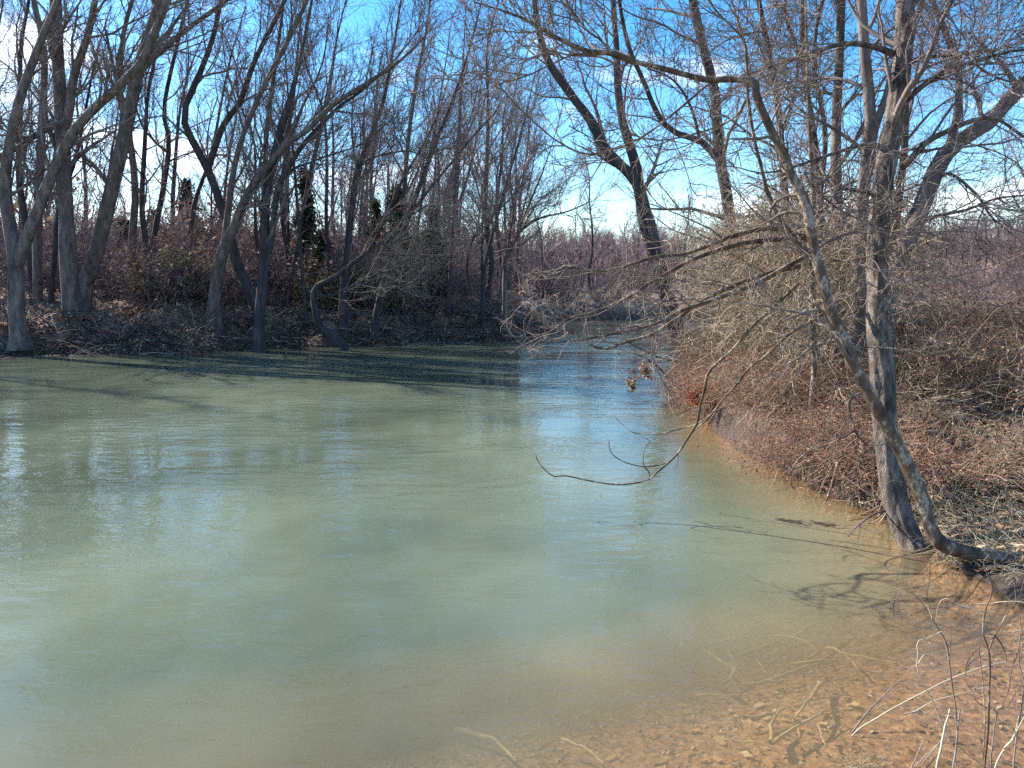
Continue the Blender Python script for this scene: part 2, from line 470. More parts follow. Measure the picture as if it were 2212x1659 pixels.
# ------------------------------------------------------------------ leaves and litter
LEAFC = np.array([(0.34, 0.20, 0.11), (0.45, 0.30, 0.18), (0.22, 0.12, 0.08), (0.48, 0.36, 0.23), (0.33, 0.15, 0.10), (0.15, 0.09, 0.07), (0.55, 0.45, 0.32)])
def leaf_bits(P, size, rng, C, flat=0.5, nrm=None):
    """one bent four-point leaf of two triangles at every point of P"""
    n = len(P)
    up = norm(np.array([0, 0, 1.0]) + rng.normal(size=(n, 3)) * flat)
    a = norm(np.cross(up, rng.normal(size=(n, 3)))); b2 = np.cross(up, a)
    s = rng.uniform(size[0], size[1], (n, 1))
    V = np.stack([P - a * s * .5, P + b2 * s * .3 + up * s * .18, P + a * s * .55 + up * s * .1, P - b2 * s * .3 + up * s * .18], 1).reshape(-1, 3)
    i = np.arange(n)[:, None] * 4
    T = np.concatenate([i + [[0, 1, 2]], i + [[0, 2, 3]]])
    return V, T, np.repeat(C, 4, 0)
def pick(pal, n, rng, jit=0.25):
    return np.clip(pal[rng.integers(0, len(pal), n)] * rng.uniform(1 - jit, 1 + jit, (n, 1)), 0, 1)
def scatter_litter(name, label, n, box, size, seed, cond, dens=None, lift=0.01):
    rng = np.random.default_rng(seed)
    x = rng.uniform(box[0], box[1], n * 4); y = rng.uniform(box[2], box[3], n * 4)
    s, left = signed(x, y)
    k = cond(x, y, s, left)
    x, y = x[k][:n], y[k][:n]
    P = np.stack([x, y, height(x, y) + lift], 1)
    V, T, C = leaf_bits(P, size, rng, pick(LEAFC, len(P), rng), 0.45)
    bag = Bag(); bag.add(V, T=T, C=C)
    o = link(name, bag.mesh(name, False), M['leaf'])
    return tag(o, label, None, kind='stuff')
scatter_litter('leaf_litter', 'brown fallen leaves strewn over the far bank below the trees', 30000, (-24, 4, 22, 46), (0.07, 0.2), 1,
               lambda x, y, s, l: l & (s > -0.25) & (s < 9) & (np.random.default_rng(5).random(len(s)) < 1.1 - s / 10))
scatter_litter('leaf_litter', 'reddish fallen leaves lying among the brambles on the near bank slope', 34000, (2.6, 13, 5.6, 20), (0.05, 0.12), 2,
               lambda x, y, s, l: (~l) & (s > 0.0) & (s < 6), lift=0.015)
scatter_litter('bed_leaves', 'brown leaf fragments lying on the shallow river bed', 7000, (-2.6, 3.8, 1.5, 6.2), (0.015, 0.05), 3,
               lambda x, y, s, l: (~l) & (s < -0.02) & (s > -4.2), lift=0.004)

# ------------------------------------------------------------------ traced trees
def stem_line(k, pts, Y0, Y1, w0, w1, K, ext=0.0, foot=False):
    """centre line and radii of a stem traced in crop k; w = drawn widths in crop pixels"""
    n = len(pts)
    Ys = np.linspace(Y0, Y1, n)
    P = np.array([at(*((k,) + tuple(p) if len(p) == 2 else tuple(p)), Yy) for p, Yy in zip(pts, Ys)])
    sc = CROP[k][2] / 3.0 / FPX / 2.0
    R = np.linspace(w0, w1, n) * sc * Ys
    if foot:
        b0 = P[0].copy(); zt = hz(b0[0], b0[1]) - 0.25
        if zt < b0[2] - 0.05:
            P = np.vstack([[b0[0], b0[1], zt], P]); R = np.r_[R[0] * 1.25, R]
        R[0] *= 1.25
    if ext > 0:
        d = norm(P[-1] - P[-2]); rl = R[-1]
        m = 4; p = P[-1]; add = []
        for i in range(m):
            d = norm(d + np.array([0, 0, 0.12])); p = p + d * ext / m; add.append(p)
        P = np.vstack([P, add]); R = np.r_[R, np.linspace(rl, rl * 0.3, m + 1)[1:]]
    L = smoothline(np.hstack([P, R[:, None]]), K)
    return L[:, :3], np.maximum(L[:, 3], 0.003)
def stem_mesh(P, R, S, rng, rough=0.06, ridge=0.0):
    K = len(P)
    ro = 1 + rng.normal(size=(K, S)) * rough * 0.5
    lo = np.array([np.interp(np.arange(K), np.arange(0, K + 4, 4), rng.normal(size=len(np.arange(0, K + 4, 4)))) for _ in range(S)]).T
    ro = ro + lo * rough
    if ridge:
        rr = rng.random((K, S)); rr = (rr + np.roll(rr, 1, 0) + np.roll(rr, 2, 0)) / 3
        ro = ro + ridge * (rr - 0.5) * 2
    V, Q = tubes(P[None], R[None], S, ro[None])
    return V, Q
GREY = dict(n=(13, 9, 8), L=((2.2, 4.6), (0.9, 1.9), (0.4, 0.8)), rm=(0.018, 0.009, 0.006), up=(0.09, 0.06, 0.03), t0=0.3, ang=(0.45, 0.95), wig=0.12)
def tree(name, label, stems, barkm, twigm, seed, cfg=GREY, cat='tree', group=None, K=26, S=10, rough=0.05, ridge=0.0, pull=None, extra=None, scale=1.0, names=None):
    rng = np.random.default_rng(seed)
    lines = []
    for i, st in enumerate(stems):
        st = dict(st); st.setdefault('ext', 0.0)
        lines.append(stem_line(st['k'], st['pts'], st['Y'][0], st['Y'][1], st['w'][0], st['w'][1], st.get('K', K), st['ext'], i == 0 and st.get('foot', True)))
    base = lines[0][0][0].copy()
    root = empty(name, base, label, cat, group)
    bag = Bag(); bn = 0
    for i, (P, R) in enumerate(lines):
        V, Q = stem_mesh(P - base, R, S if i == 0 else max(6, S - 3), rng, rough, ridge)
        link('trunk' if i == 0 else 'limb', make_mesh('trunk' if i == 0 else 'limb', V, Q), barkm, root)
        c = dict(cfg); c.update(stems[i].get('cfg', {}))
        t0 = stems[i].get('t0', c['t0'] if i == 0 else 0.12)
        P1, R1 = P[None], R[None]
        for lv, n in enumerate(c['n']):
            if n == 0: break
            KK = (8, 6, 4, 3)[lv]; SS = (5, 4, 3, 3)[lv]
            tr = (t0, c.get('tm', 0.99)) if lv == 0 else (0.15, 1.0)
            P1, R1 = sprout(P1, R1, n, tr, c['ang'] if lv == 0 else (0.4, 1.0), c['L'][lv], KK, rng, c['up'][lv], c['wig'], rmin=c['rm'][lv], pull=pull if lv < 2 else None,
                            rf=0.5 if lv == 0 else 0.62)
            V, Q = tubes(P1 - base, R1, SS)
            bag.add(V, Q)
    if extra is not None:
        extra(bag, lines, base, rng)
    o = link('crown', bag.mesh('crown'), twigm, root)
    o['kind'] = 'stuff'
    return root
S_ = lambda k, pts, Y, w, **kw: dict(k=k, pts=pts, Y=Y if isinstance(Y, tuple) else (Y, Y), w=w, **kw)

PR = np.array([0.05, -0.02, 0.0])            # crowns on the far bank reach out over the river, towards the light
# front row on the far bank, from the photograph's left to right
tree('bare_tree', 'grey forked tree standing at the water line at the picture\'s left edge', [
    S_(1, [(85, 1565), (72, 1400), (70, 1190), (45, 1020), (22, 860), (38, 690), (95, 430), (180, 200), (262, 0)], (25.6, 26.5), (75, 26), ext=4),
    S_(1, [(75, 1200), (120, 1080), (180, 930), (240, 780), (330, 600), (440, 480), (525, 405), (640, 280), (720, 100), (760, 0)], (25.8, 25), (55, 28), ext=4)],
    M['bark_grey'], M['twig_grey'], 11, pull=PR)
tree('bare_tree', 'thick straight grey trunk that forks high into upright stems, above the far bank\'s darkest hollow', [
    S_(1, [(325, 1390), (308, 1200), (300, 1000), (290, 700), (270, 400), (250, 0)], (28, 28.5), (82, 44), ext=5),
    S_(1, [(292, 620), (315, 480), (340, 330), (400, 150), (432, 0)], (28.2, 27.5), (40, 24), ext=4),
    S_(1, [(290, 560), (240, 570), (150, 620), (60, 680), (-60, 720)], (28.2, 26.5), (34, 18))],
    M['bark_grey'], M['twig_grey'], 12, pull=PR)
tree('bare_tree', 'heavy grey trunk leaning towards the river beside the thick straight one', [
    S_(1, [(375, 1345), (410, 1220), (445, 1120), (500, 880), (570, 580), (622, 330), (700, 80), (732, 0)], (29.3, 28), (74, 42), ext=5),
    S_(1, [(622, 340), (720, 240), (850, 130), (1000, 20), (1100, -60)], (28.4, 27), (26, 14), ext=2)],
    M['bark_grey'], M['twig_grey'], 13, pull=PR)
tree('bare_tree', 'slim upright grey tree between the edge tree and the thick straight trunk', [
    S_(1, [(172, 1350), (170, 1000), (188, 600), (200, 250), (152, 0)], (30.5, 31), (44, 22), ext=5)],
    M['bark_grey'], M['twig_grey'], 14, pull=PR)
tree('bare_tree', 'slender tree with a crooked mossy foot behind the fallen branches on the far bank', [
    S_(1, [(668, 1325), (632, 1260), (600, 1180), (602, 1040), (612, 880), (592, 650), (540, 420), (560, 150), (600, 0)], (31.5, 31), (44, 16), ext=4)],
    M['bark_grey'], M['twig_wine'], 15, pull=PR)
tree('bare_tree', 'slender dark tree with a kinked stem rising above the olive shrub', [
    S_(1, [(688, 1330), (690, 1150), (706, 1020), (735, 880), (765, 650), (742, 490), (800, 210), (850, 0)], (32.5, 32), (28, 14), ext=4),
    S_(1, [(760, 690), (700, 640), (640, 560), (600, 420)], (32.3, 32), (14, 7))],
    M['bark_dark'], M['twig_wine'], 16, pull=PR)
tree('bare_tree', 'dark tree with a bent foot dividing into a wide high fork', [
    S_(1, [(1160, 1405), (1120, 1300), (1070, 1180), (1035, 1040), (985, 880), (935, 755), (865, 625), (832, 510), (905, 330), (960, 180), (1000, 0)], (30, 29.5), (52, 18), ext=4),
    S_(1, [(940, 760), (965, 690), (1010, 570), (1090, 450), (1150, 280), (1240, 100), (1290, 0)], (29.8, 29), (34, 16), ext=4)],
    M['bark_dark'], M['twig_grey'], 17, pull=PR)
tree('bare_tree', 'long grey stem leaning far out to the middle of the river', [
    S_(1, [(965, 1385), (985, 1250), (1010, 1140), (1062, 1020), (1100, 920), (1150, 830), (1225, 735), (1300, 650), (1390, 590), (1500, 480), (1640, 390), (1790, 290)], (28.6, 26.5), (52, 14), ext=2),
    S_(1, [(1010, 1130), (1030, 980), (1050, 820), (1090, 640), (1180, 420), (1300, 190), (1390, 0)], (28.6, 28.4), (34, 16), ext=4)],
    M['bark_grey'], M['twig_grey'], 18, pull=PR)
tree('bare_tree', 'blackish trunk at the water\'s edge splitting into two close stems at mid height', [
    S_(2, [(150, 1400), (155, 1280), (172, 1050), (180, 900), (190, 600), (232, 350), (282, 150), (330, 0), (370, -150)], (27.6, 28), (74, 22), ext=4, t0=0.3),
    S_(2, [(205, 900), (235, 720), (262, 520), (320, 400), (420, 250), (520, 140), (620, 40), (760, -60)], (27.8, 27), (40, 15), ext=3),
    S_(2, [(270, 500), (340, 410), (440, 370), (560, 325), (700, 280), (830, 230)], (27.6, 26.5), (16, 6))],
    M['bark_dark'], M['twig_grey'], 19, pull=PR)
tree('bare_tree', 'straight dark tree curving to the river, next to the sunlit elbow-shaped tree', [
    S_(2, [(640, 1240), (650, 1050), (662, 900), (690, 650), (722, 420), (790, 250), (870, 40), (900, -100)], (30.6, 30), (52, 20), ext=4),
    S_(2, [(725, 400), (800, 345), (900, 315), (1020, 300), (1140, 330)], (30.2, 29), (16, 6))],
    M['bark_dark'], M['twig_grey'], 20, pull=PR)
tree('bare_tree', 'elbow-shaped tree creeping out of the water, its upper side sunlit', [
    S_(2, [(650, 1450), (570, 1380), (505, 1325), (478, 1230), (472, 1110), (530, 1070), (610, 1025), (720, 940), (800, 872), (860, 760), (930, 600), (1000, 450), (1060, 350), (1120, 250), (1180, 120)], (28.6, 27.6), (46, 9), ext=1.5, t0=0.45, K=40),
    S_(2, [(810, 865), (900, 835), (1010, 815), (1120, 770), (1210, 700)], (28, 27), (18, 5)),
    S_(2, [(478, 1110), (540, 1150), (640, 1120), (740, 1065), (850, 1015), (980, 960)], (28.3, 27), (14, 4))],
    M['bark_dark'], M['twig_tan'], 21, pull=PR, rough=0.09)
tree('bare_tree', 'dark tree leaning over the bank\'s undercut roots, mid far bank', [
    S_(2, [(830, 1310), (845, 1230), (880, 1080), (950, 880), (1020, 700), (1100, 480), (1180, 260), (1270, 40), (1320, -100)], (31, 30.5), (48, 16), ext=4),
    S_(2, [(1030, 680), (1120, 560), (1250, 400), (1380, 240), (1520, 90)], (30.8, 30), (20, 8), ext=1)],
    M['bark_dark'], M['twig_wine'], 22, pull=PR)
tree('bare_tree', 'slim tree with a whip-like stem at the river bend', [
    S_(2, [(1462, 1120), (1475, 960), (1540, 700), (1600, 500), (1620, 420), (1680, 220), (1720, 60)], (34, 34), (26, 8), ext=3),
    S_(2, [(1390, 1130), (1370, 960), (1430, 760), (1560, 640), (1690, 500)], (34, 33), (16, 5), ext=1)],
    M['bark_dark'], M['twig_wine'], 23, pull=PR)
tree('bare_tree', 'vase-shaped tree with many fanned stems at the river bend', [
    S_(2, [(1590, 1180), (1590, 1050), (1602, 920), (1635, 830), (1700, 750), (1800, 690), (1950, 655), (2080, 600)], (35, 34), (34, 6)),
    S_(2, [(1602, 925), (1580, 850), (1555, 790), (1500, 700), (1430, 520), (1380, 330)], (35, 35), (20, 6), ext=2),
    S_(2, [(1605, 910), (1620, 780), (1640, 640), (1620, 440), (1650, 200)], (35, 35), (20, 6), ext=2),
    S_(2, [(1610, 915), (1660, 800), (1720, 640), (1800, 450), (1860, 280)], (35, 35), (18, 6), ext=2)],
    M['bark_grey'], M['twig_tan'], 24, pull=PR)
for i, (x, y0, x1, w, lab) in enumerate((
        (420, 1240, 330, 26, 'thin pole-straight sapling just behind the blackish split trunk'),
        (300, 1250, 520, 22, 'thin sapling slanting to the river beside the blackish split trunk'),
        (1000, 1260, 1190, 24, 'thin sapling slanting to the river in the dense brush at mid far bank'),
        (1260, 1180, 1330, 24, 'thin dark sapling standing near the bend, before the evergreens'))):
    tree('bare_sapling', lab, [S_(2, [(x, y0), (x + (x1 - x) * .3, y0 - 350), (x + (x1 - x) * .6, y0 - 750), (x1, y0 - 1150), (x1 + (x1 - x) * .3, y0 - 1500)], (31 + i, 32 + i), (w, 7), ext=2)],
         M['bark_dark'], M['twig_wine'], 40 + i, pull=PR, cfg=dict(GREY, n=(8, 7, 6)))

# ------------------------------------------------------------------ the near bank on the right
NEAR = dict(tm=0.8, n=(7, 6, 6, 3), L=((0.9, 2.0), (0.45, 1.0), (0.22, 0.5), (0.1, 0.22)), rm=(0.007, 0.0042, 0.003, 0.0024), up=(0.05, 0.05, 0.03, 0.02), t0=0.2, ang=(0.5, 1.1), wig=0.16)
DROOP = dict(NEAR, tm=0.99, n=(8, 5, 4), up=(0.02, 0.03, 0.03), L=((0.5, 1.3), (0.25, 0.6), (0.12, 0.3)))
tree('sycamore_tree', 'leaning sycamore with smooth tan patchy bark, its foot lying along the near bank', [
    S_(6, [(1700, 1500), (1560, 1476), (1400, 1450), (1250, 1432), (1130, 1400), (1060, 1360), (1030, 1300), (1010, 1240), (960, 1090), (900, 960), (840, 840), (760, 700), (690, 570), (640, 460), (600, 370), (550, 260), (520, 190), (490, 70), (465, -20), (430, -190), (400, -330), (330, -470), (300, -560), (230, -690), (160, -850), (3, 1600, 462), (3, 1530, 440), (3, 1430, 438), (3, 1330, 440), (3, 1200, 410), (3, 1050, 370), (3, 900, 335)],
       (5.7, 6.8), (84, 22), foot=False, K=130, t0=0.4, cfg=dict(n=(14, 5, 5, 2), L=((0.5, 1.3), (0.3, 0.7), (0.15, 0.35), (0.1, 0.2)))),
    S_(3, [(920, 340), (800, 295), (680, 285), (560, 240), (450, 180), (330, 110), (200, 60), (40, 10)], (6.8, 6.6), (34, 7), K=40, cfg=dict(n=(12, 7, 5, 2), L=((0.5, 1.1), (0.25, 0.6), (0.15, 0.35), (0.1, 0.2)))),
    S_(3, [(900, 335), (860, 370), (800, 340), (720, 310), (600, 300), (480, 350), (330, 420), (160, 470), (20, 520)], (6.7, 6.4), (14, 5), cfg=DROOP),
    S_(3, [(1330, 470), (1130, 640), (950, 770), (780, 835), (650, 850), (500, 780), (380, 680), (250, 560), (170, 450)], (6.8, 6.2), (13, 5), cfg=DROOP),
    S_(3, [(1540, 560), (1480, 650), (1330, 720), (1080, 775), (900, 740), (760, 660)], (6.9, 6.6), (12, 5), cfg=DROOP),
    S_(3, [(800, 295), (740, 220), (680, 180), (620, 110), (560, 20), (500, -80)], (6.7, 6.6), (13, 6), cfg=DROOP),
    S_(3, [(1560, 440), (1545, 330), (1540, 240), (1480, 160), (1380, 60), (1300, -60)], (6.9, 6.8), (14, 7), cfg=DROOP, ext=0.6),
    # long sprays reaching out over the river
    S_(5, [(1760, 60), (1659, 10), (1560, 30), (1430, 40), (1280, 70), (1100, 130), (960, 200), (820, 280), (700, 360), (560, 420), (420, 460), (300, 470), (180, 440)], (7.1, 6.6), (34, 7), K=36, cfg=DROOP),
    S_(5, [(1700, 120), (1560, 200), (1390, 290), (1200, 360), (1000, 430), (860, 500), (700, 540), (560, 570), (440, 590), (330, 600)], (7.2, 6.4), (30, 7), K=32, cfg=DROOP),
    S_(5, [(1659, 180), (1450, 230), (1200, 330), (980, 470), (840, 560), (700, 600), (560, 640), (420, 560), (250, 480), (60, 420)], (7.3, 6.8), (28, 7), K=32, cfg=DROOP),
    S_(5, [(1690, 30), (1500, -30), (1300, 10), (1150, 70), (1000, 120), (860, 130), (700, 180), (560, 210), (400, 190), (280, 210), (130, 230)], (7.2, 7.0), (28, 7), K=32, cfg=DROOP),
    # the long drooping branch that dips to the water
    S_(6, [(520, 215), (420, 280), (320, 340), (190, 460), (130, 500), (60, 590), (0, 655), (-66, 740), (-130, 800)], (6.85, 7.2), (15, 7), K=26, cfg=dict(n=(3, 3, 2), L=((0.3, 0.8), (0.15, 0.3), (0.08, 0.15)), rm=(.004, .003, .0025), up=(0, 0, 0))),
    S_(5, [(1659, 270), (1500, 420), (1390, 520), (1290, 640), (1160, 760), (1130, 870), (1105, 960), (1090, 1050), (1040, 1130), (985, 1215), (930, 1270), (870, 1320), (820, 1362), (700, 1388), (600, 1385), (480, 1365), (360, 1340), (300, 1345), (260, 1318), (215, 1270), (195, 1220)], (6.9, 7.4), (19, 4.5), K=60, t0=0.3, cfg=dict(n=(2, 3, 2), L=((0.15, 0.4), (0.06, 0.14), (0.04, 0.08)), rm=(.004, .003, .002), up=(0, 0, 0))),
    S_(5, [(940, 1265), (860, 1285), (780, 1288), (690, 1265), (625, 1225), (604, 1180), (603, 1148)], (7.27, 7.3), (8, 4), cfg=dict(n=(0,))),
    S_(5, [(830, 1365), (822, 1320), (795, 1280), (792, 1220), (812, 1170), (830, 1150), (790, 1128)], (7.33, 7.3), (8, 4), cfg=dict(n=(2, 0), L=((0.05, 0.15), (0.04, 0.08)), rm=(.003, .002), up=(0, 0))),
    S_(5, [(1300, 940), (1190, 985), (1090, 1055), (1000, 1080), (900, 1105), (830, 1110), (740, 1103), (680, 1060), (635, 1015)], (7.3, 8.0), (9, 4), cfg=dict(n=(3, 2, 0), L=((0.1, 0.3), (0.05, 0.1)), rm=(.003, .002), up=(0, 0))),
    S_(6, [(680, 630), (630, 660), (620, 700), (640, 780), (650, 820), (700, 880), (745, 930), (750, 990)], (6.5, 6.2), (17, 6), cfg=dict(n=(5, 4, 0), L=((0.3, 0.7), (0.15, 0.3)), rm=(.004, .003), up=(0, 0))),
    S_(6, [(650, 815), (590, 850), (520, 885), (430, 915), (370, 960), (340, 1010), (335, 1080), (350, 1110)], (6.3, 6.2), (10, 5), cfg=dict(n=(4, 3, 0), L=((0.2, 0.5), (0.1, 0.2)), rm=(.004, .003), up=(0, 0))),
    S_(6, [(480, 380), (560, 395), (650, 400), (800, 405), (950, 420), (1100, 440)], (6.7, 6.4), (9, 5), cfg=dict(n=(4, 3, 0), L=((0.2, 0.6), (0.1, 0.3)), rm=(.004, .003), up=(0, 0))),
    S_(4, [(600, 1440), (700, 1440), (850, 1400), (960, 1330), (1060, 1260), (1150, 1160)], (6.9, 6.5), (12, 5), cfg=DROOP),
    S_(4, [(440, 960), (500, 1040), (560, 1100), (640, 1160), (760, 1220), (880, 1270), (1000, 1300)], (6.9, 6.5), (14, 5), cfg=DROOP),
    S_(4, [(530, 1460), (440, 1380), (360, 1280), (290, 1180), (240, 1060), (210, 940), (170, 780), (140, 600), (125, 440), (130, 330), (100, 200), (60, 60), (20, -60)], (7.0, 7.2), (26, 9), K=36, cfg=dict(NEAR, n=(9, 6, 4, 2)), ext=0.8),
    ], M['bark_sycamore'], M['twig_tan'], 60, S=18, cfg=NEAR, rough=0.06)
# the rough trunk behind it
def bark_plates(bag, lines, base, rng): pass
tree('bare_tree', 'rough-barked trunk rising from the water behind the leaning sycamore', [
    S_(6, [(960, 1440), (935, 1380), (890, 1280), (850, 1150), (830, 1020), (812, 900), (800, 760), (790, 600), (775, 400), (765, 250), (765, 120), (762, 0), (770, -200), (790, -400), (815, -560), (845, -720), (870, -900), (890, -1080), (905, -1330)], (6.3, 7.6), (128, 78), ext=5, K=150, t0=0.35, cfg=dict(n=(10, 6, 5, 2), tm=0.7)),
    S_(4, [(900, 835), (850, 808), (800, 800), (700, 820), (600, 850), (480, 890), (330, 940), (180, 960)], (7.3, 6.9), (30, 8), cfg=DROOP),
    S_(4, [(935, 300), (860, 268), (760, 245), (650, 245), (500, 285), (350, 335), (200, 390), (60, 430)], (7.45, 7.0), (36, 8), cfg=NEAR),
    S_(4, [(860, 1095), (780, 1060), (640, 1045), (605, 1080), (560, 1150), (490, 1190)], (7.2, 6.9), (26, 8), cfg=DROOP),
    S_(4, [(985, 930), (1040, 870), (1130, 780), (1250, 720), (1400, 660), (1520, 665), (1659, 760)], (7.4, 7.0), (40, 12), cfg=NEAR),
    S_(4, [(1000, 560), (1080, 490), (1180, 420), (1300, 370), (1420, 330), (1560, 290), (1700, 270)], (7.5, 7.0), (34, 10), cfg=NEAR),
    S_(4, [(1010, 370), (1080, 320), (1180, 310), (1300, 300), (1350, 300), (1420, 380), (1540, 440), (1680, 470)], (7.5, 6.6), (20, 8), cfg=NEAR),
    ], M['bark_rough'], M['twig_grey'], 61, S=36, cfg=NEAR, rough=0.03, ridge=0.15)
tree('bare_tree', 'dark trunk sweeping out to the right edge of the picture from the near thicket', [
    S_(4, [(900, 1640), (940, 1500), (1050, 1250), (1130, 1050), (1210, 870), (1330, 760), (1450, 690), (1560, 570), (1680, 440), (1850, 250)], (10, 10.5), (96, 66), ext=4, K=40),
    S_(4, [(1240, 840), (1290, 640), (1300, 450), (1280, 330), (1200, 120), (1150, 0)], (10.2, 10), (46, 26), ext=3),
    S_(4, [(1130, 1060), (1240, 960), (1400, 1080), (1480, 1200), (1600, 1300)], (10.2, 9.6), (22, 8)),
    S_(4, [(1060, 1230), (1200, 1190), (1340, 1160), (1500, 1100), (1659, 1080)], (10.1, 9.5), (24, 8))],
    M['bark_grey'], M['twig_grey'], 62, cfg=dict(NEAR, t0=0.4, n=(6, 6, 5, 2), L=((1.0, 2.6), (0.5, 1.2), (0.25, 0.55), (0.1, 0.25)), rm=(.009, .005, .0038, .003)), S=14)
STEMCFG = dict(NEAR, tm=0.75, n=(11, 7, 6, 2), L=((0.9, 2.4), (0.5, 1.1), (0.25, 0.5), (0.12, 0.25)), rm=(.009, .005, .0038, .003))
tree('bare_tree', 'upright grey trunk close behind the rough-barked trunk', [
    S_(4, [(745, 1620), (740, 1400), (760, 1150), (790, 900), (812, 700), (800, 500), (780, 300), (760, 0)], (9.6, 9.8), (78, 46), ext=5),
    S_(4, [(800, 900), (840, 700), (900, 520), (960, 300), (1080, 60), (1120, -60)], (9.7, 9.6), (40, 30), ext=3)],
    M['bark_grey'], M['twig_grey'], 63, cfg=STEMCFG, S=14)
tree('bare_tree', 'vine-wrapped upright trunk in the middle of the near thicket', [
    S_(4, [(640, 1640), (635, 1300), (620, 900), (625, 600), (640, 300), (650, 0)], (10.6, 10.8), (60, 42), ext=5)],
    M['bark_grey'], M['twig_grey'], 64, cfg=STEMCFG, S=12)
tree('bare_tree', 'thin grey stem leaning outward just right of the rough-barked trunk', [
    S_(4, [(930, 1500), (960, 1150), (1000, 800), (1010, 500), (1030, 250), (1100, 0)], (11.5, 11.5), (40, 24), ext=3)],
    M['bark_grey'], M['twig_grey'], 70, cfg=STEMCFG, S=12)
tree('bare_tree', 'thin dark stem rising between the sycamore and the vine-wrapped trunk', [
    S_(4, [(330, 1500), (340, 1150), (320, 850), (290, 500), (230, 200), (190, 0)], (12.5, 12.5), (44, 26), ext=3),
    S_(4, [(310, 760), (380, 560), (410, 300), (350, 120), (340, -40)], (12.5, 12.2), (22, 14), ext=2)],
    M['bark_dark'], M['twig_grey'], 71, cfg=STEMCFG, S=12)
tree('bare_tree', 'pair of thin dark stems crossing behind the sycamore\'s bend', [
    S_(4, [(540, 1500), (530, 1200), (520, 950), (490, 700), (445, 420), (430, 200), (440, 0)], (11, 11.2), (40, 26), ext=4),
    S_(4, [(530, 1100), (560, 800), (545, 620), (500, 400), (510, 150), (560, -40)], (11, 10.8), (28, 18), ext=3)],
    M['bark_dark'], M['twig_grey'], 65, cfg=STEMCFG, S=12)
tree('bare_tree', 'dark trunk in the thicket with a long limb rising left over the gap of sky', [
    S_(3, [(1500, 1700), (1470, 1400), (1450, 1150), (1405, 900), (1385, 700), (1370, 500), (1295, 220), (1250, 0)], (15.5, 15.8), (70, 44), ext=5),
    S_(3, [(1400, 900), (1310, 790), (1210, 750), (1130, 720), (1050, 620), (980, 450), (900, 270), (860, 100), (840, -40)], (15.6, 15), (38, 18), ext=3),
    S_(3, [(1290, 780), (1250, 620), (1190, 500), (1110, 420), (1000, 380)], (15.6, 15), (18, 8))],
    M['bark_dark'], M['twig_grey'], 66, cfg=dict(NEAR, n=(9, 7, 6, 2), L=((1.2, 3.0), (0.6, 1.4), (0.3, 0.65), (0.15, 0.3)), rm=(.012, .007, .005, .004)), S=12)
def shag(bag, lines, base, rng):
    for P, R in lines[:1]:
        q, r = sprout(P[None], R[None] * 0 + 0.012, 260, (0.05, 0.62), (0.9, 1.7), (0.25, 0.7), 5, rng, -0.02, 0.3, rmin=0.006)
        bag.add(*tubes(q - base, r, 3))
tree('bare_tree', 'shaggy dark tree leaning over the river with a wide fork against open sky', [
    S_(3, [(1240, 2010), (1205, 1950), (1160, 1850), (1120, 1680), (1085, 1560), (1050, 1440), (1010, 1280), (975, 1150), (945, 1030), (900, 960), (830, 900), (760, 820), (700, 700), (620, 580), (520, 450), (440, 310), (395, 150), (375, 0)], (22, 21), (98, 30), ext=5, K=60, t0=0.3),
    S_(3, [(950, 1020), (940, 930), (900, 800), (860, 660), (835, 500), (830, 300), (810, 0)], (21.6, 21.8), (62, 28), ext=5)],
    M['bark_dark'], M['twig_wine'], 67, cfg=dict(GREY, n=(12, 8, 7), L=((1.6, 3.6), (0.8, 1.6), (0.35, 0.75)), rm=(.014, .008, .0055)), S=12, extra=shag, rough=0.12)
tree('bare_sapling', 'reddish sapling trunk standing at the undercut lip of the near bank', [
    S_(6, [(445, 910), (437, 800), (440, 650), (452, 500), (438, 300), (440, 100), (430, -100), (445, -330), (430, -600)], (8.9, 9.4), (40, 22), ext=2, t0=0.35)],
    M['bark_sycamore'], M['twig_tan'], 68, cfg=dict(NEAR, n=(9, 6, 5, 2), L=((0.5, 1.2), (0.3, 0.6), (0.15, 0.3), (0.1, 0.2))), S=10)

# ------------------------------------------------------------------ wood behind: copies of a few bare trees, cedars, shrubs
def wild_tree(seed, H, r0, lean, n=(14, 8, 6), spread=1.0):
    rng = np.random.default_rng(seed)
    z = np.linspace(0, 1, 7)
    P = np.stack([lean * H * z ** 1.6 + np.r_[0, rng.normal(size=6) * 0.18], np.r_[0, rng.normal(size=6) * 0.18], -0.3 + (H + 0.3) * z], 1)
    L = smoothline(np.hstack([P, (r0 * (1 - 0.85 * z))[:, None]]), 20)
    P, R = L[:, :3], L[:, 3]
    tv, tq = stem_mesh(P, R, 8, rng, 0.05)
    bag = Bag()
    P1, R1 = P[None], R[None]
    for lv, (nn, LL, rm) in enumerate(zip(n, ((2.0 * spread, 4.6 * spread), (0.9, 2.0), (0.45, 0.95)), (0.018, 0.011, 0.008))):
        P1, R1 = sprout(P1, R1, nn, (0.22, 0.99) if lv == 0 else (0.15, 1.0), (0.4, 0.9), LL, (7, 5, 3)[lv], rng, (0.12, 0.07, 0.03)[lv], 0.12, rmin=rm, rf=0.5)
        bag.add(*tubes(P1, R1, (5, 3, 3)[lv]))
    return make_mesh('trunk', tv, tq), bag.mesh('crown')
wild = [wild_tree(200 + i, h, r, l, spread=s) for i, (h, r, l, s) in enumerate(((15, .17, .10, 1), (13, .13, .2, .9), (16, .2, .05, 1.1), (12, .11, -.08, .9), (14, .14, .26, 1)))]
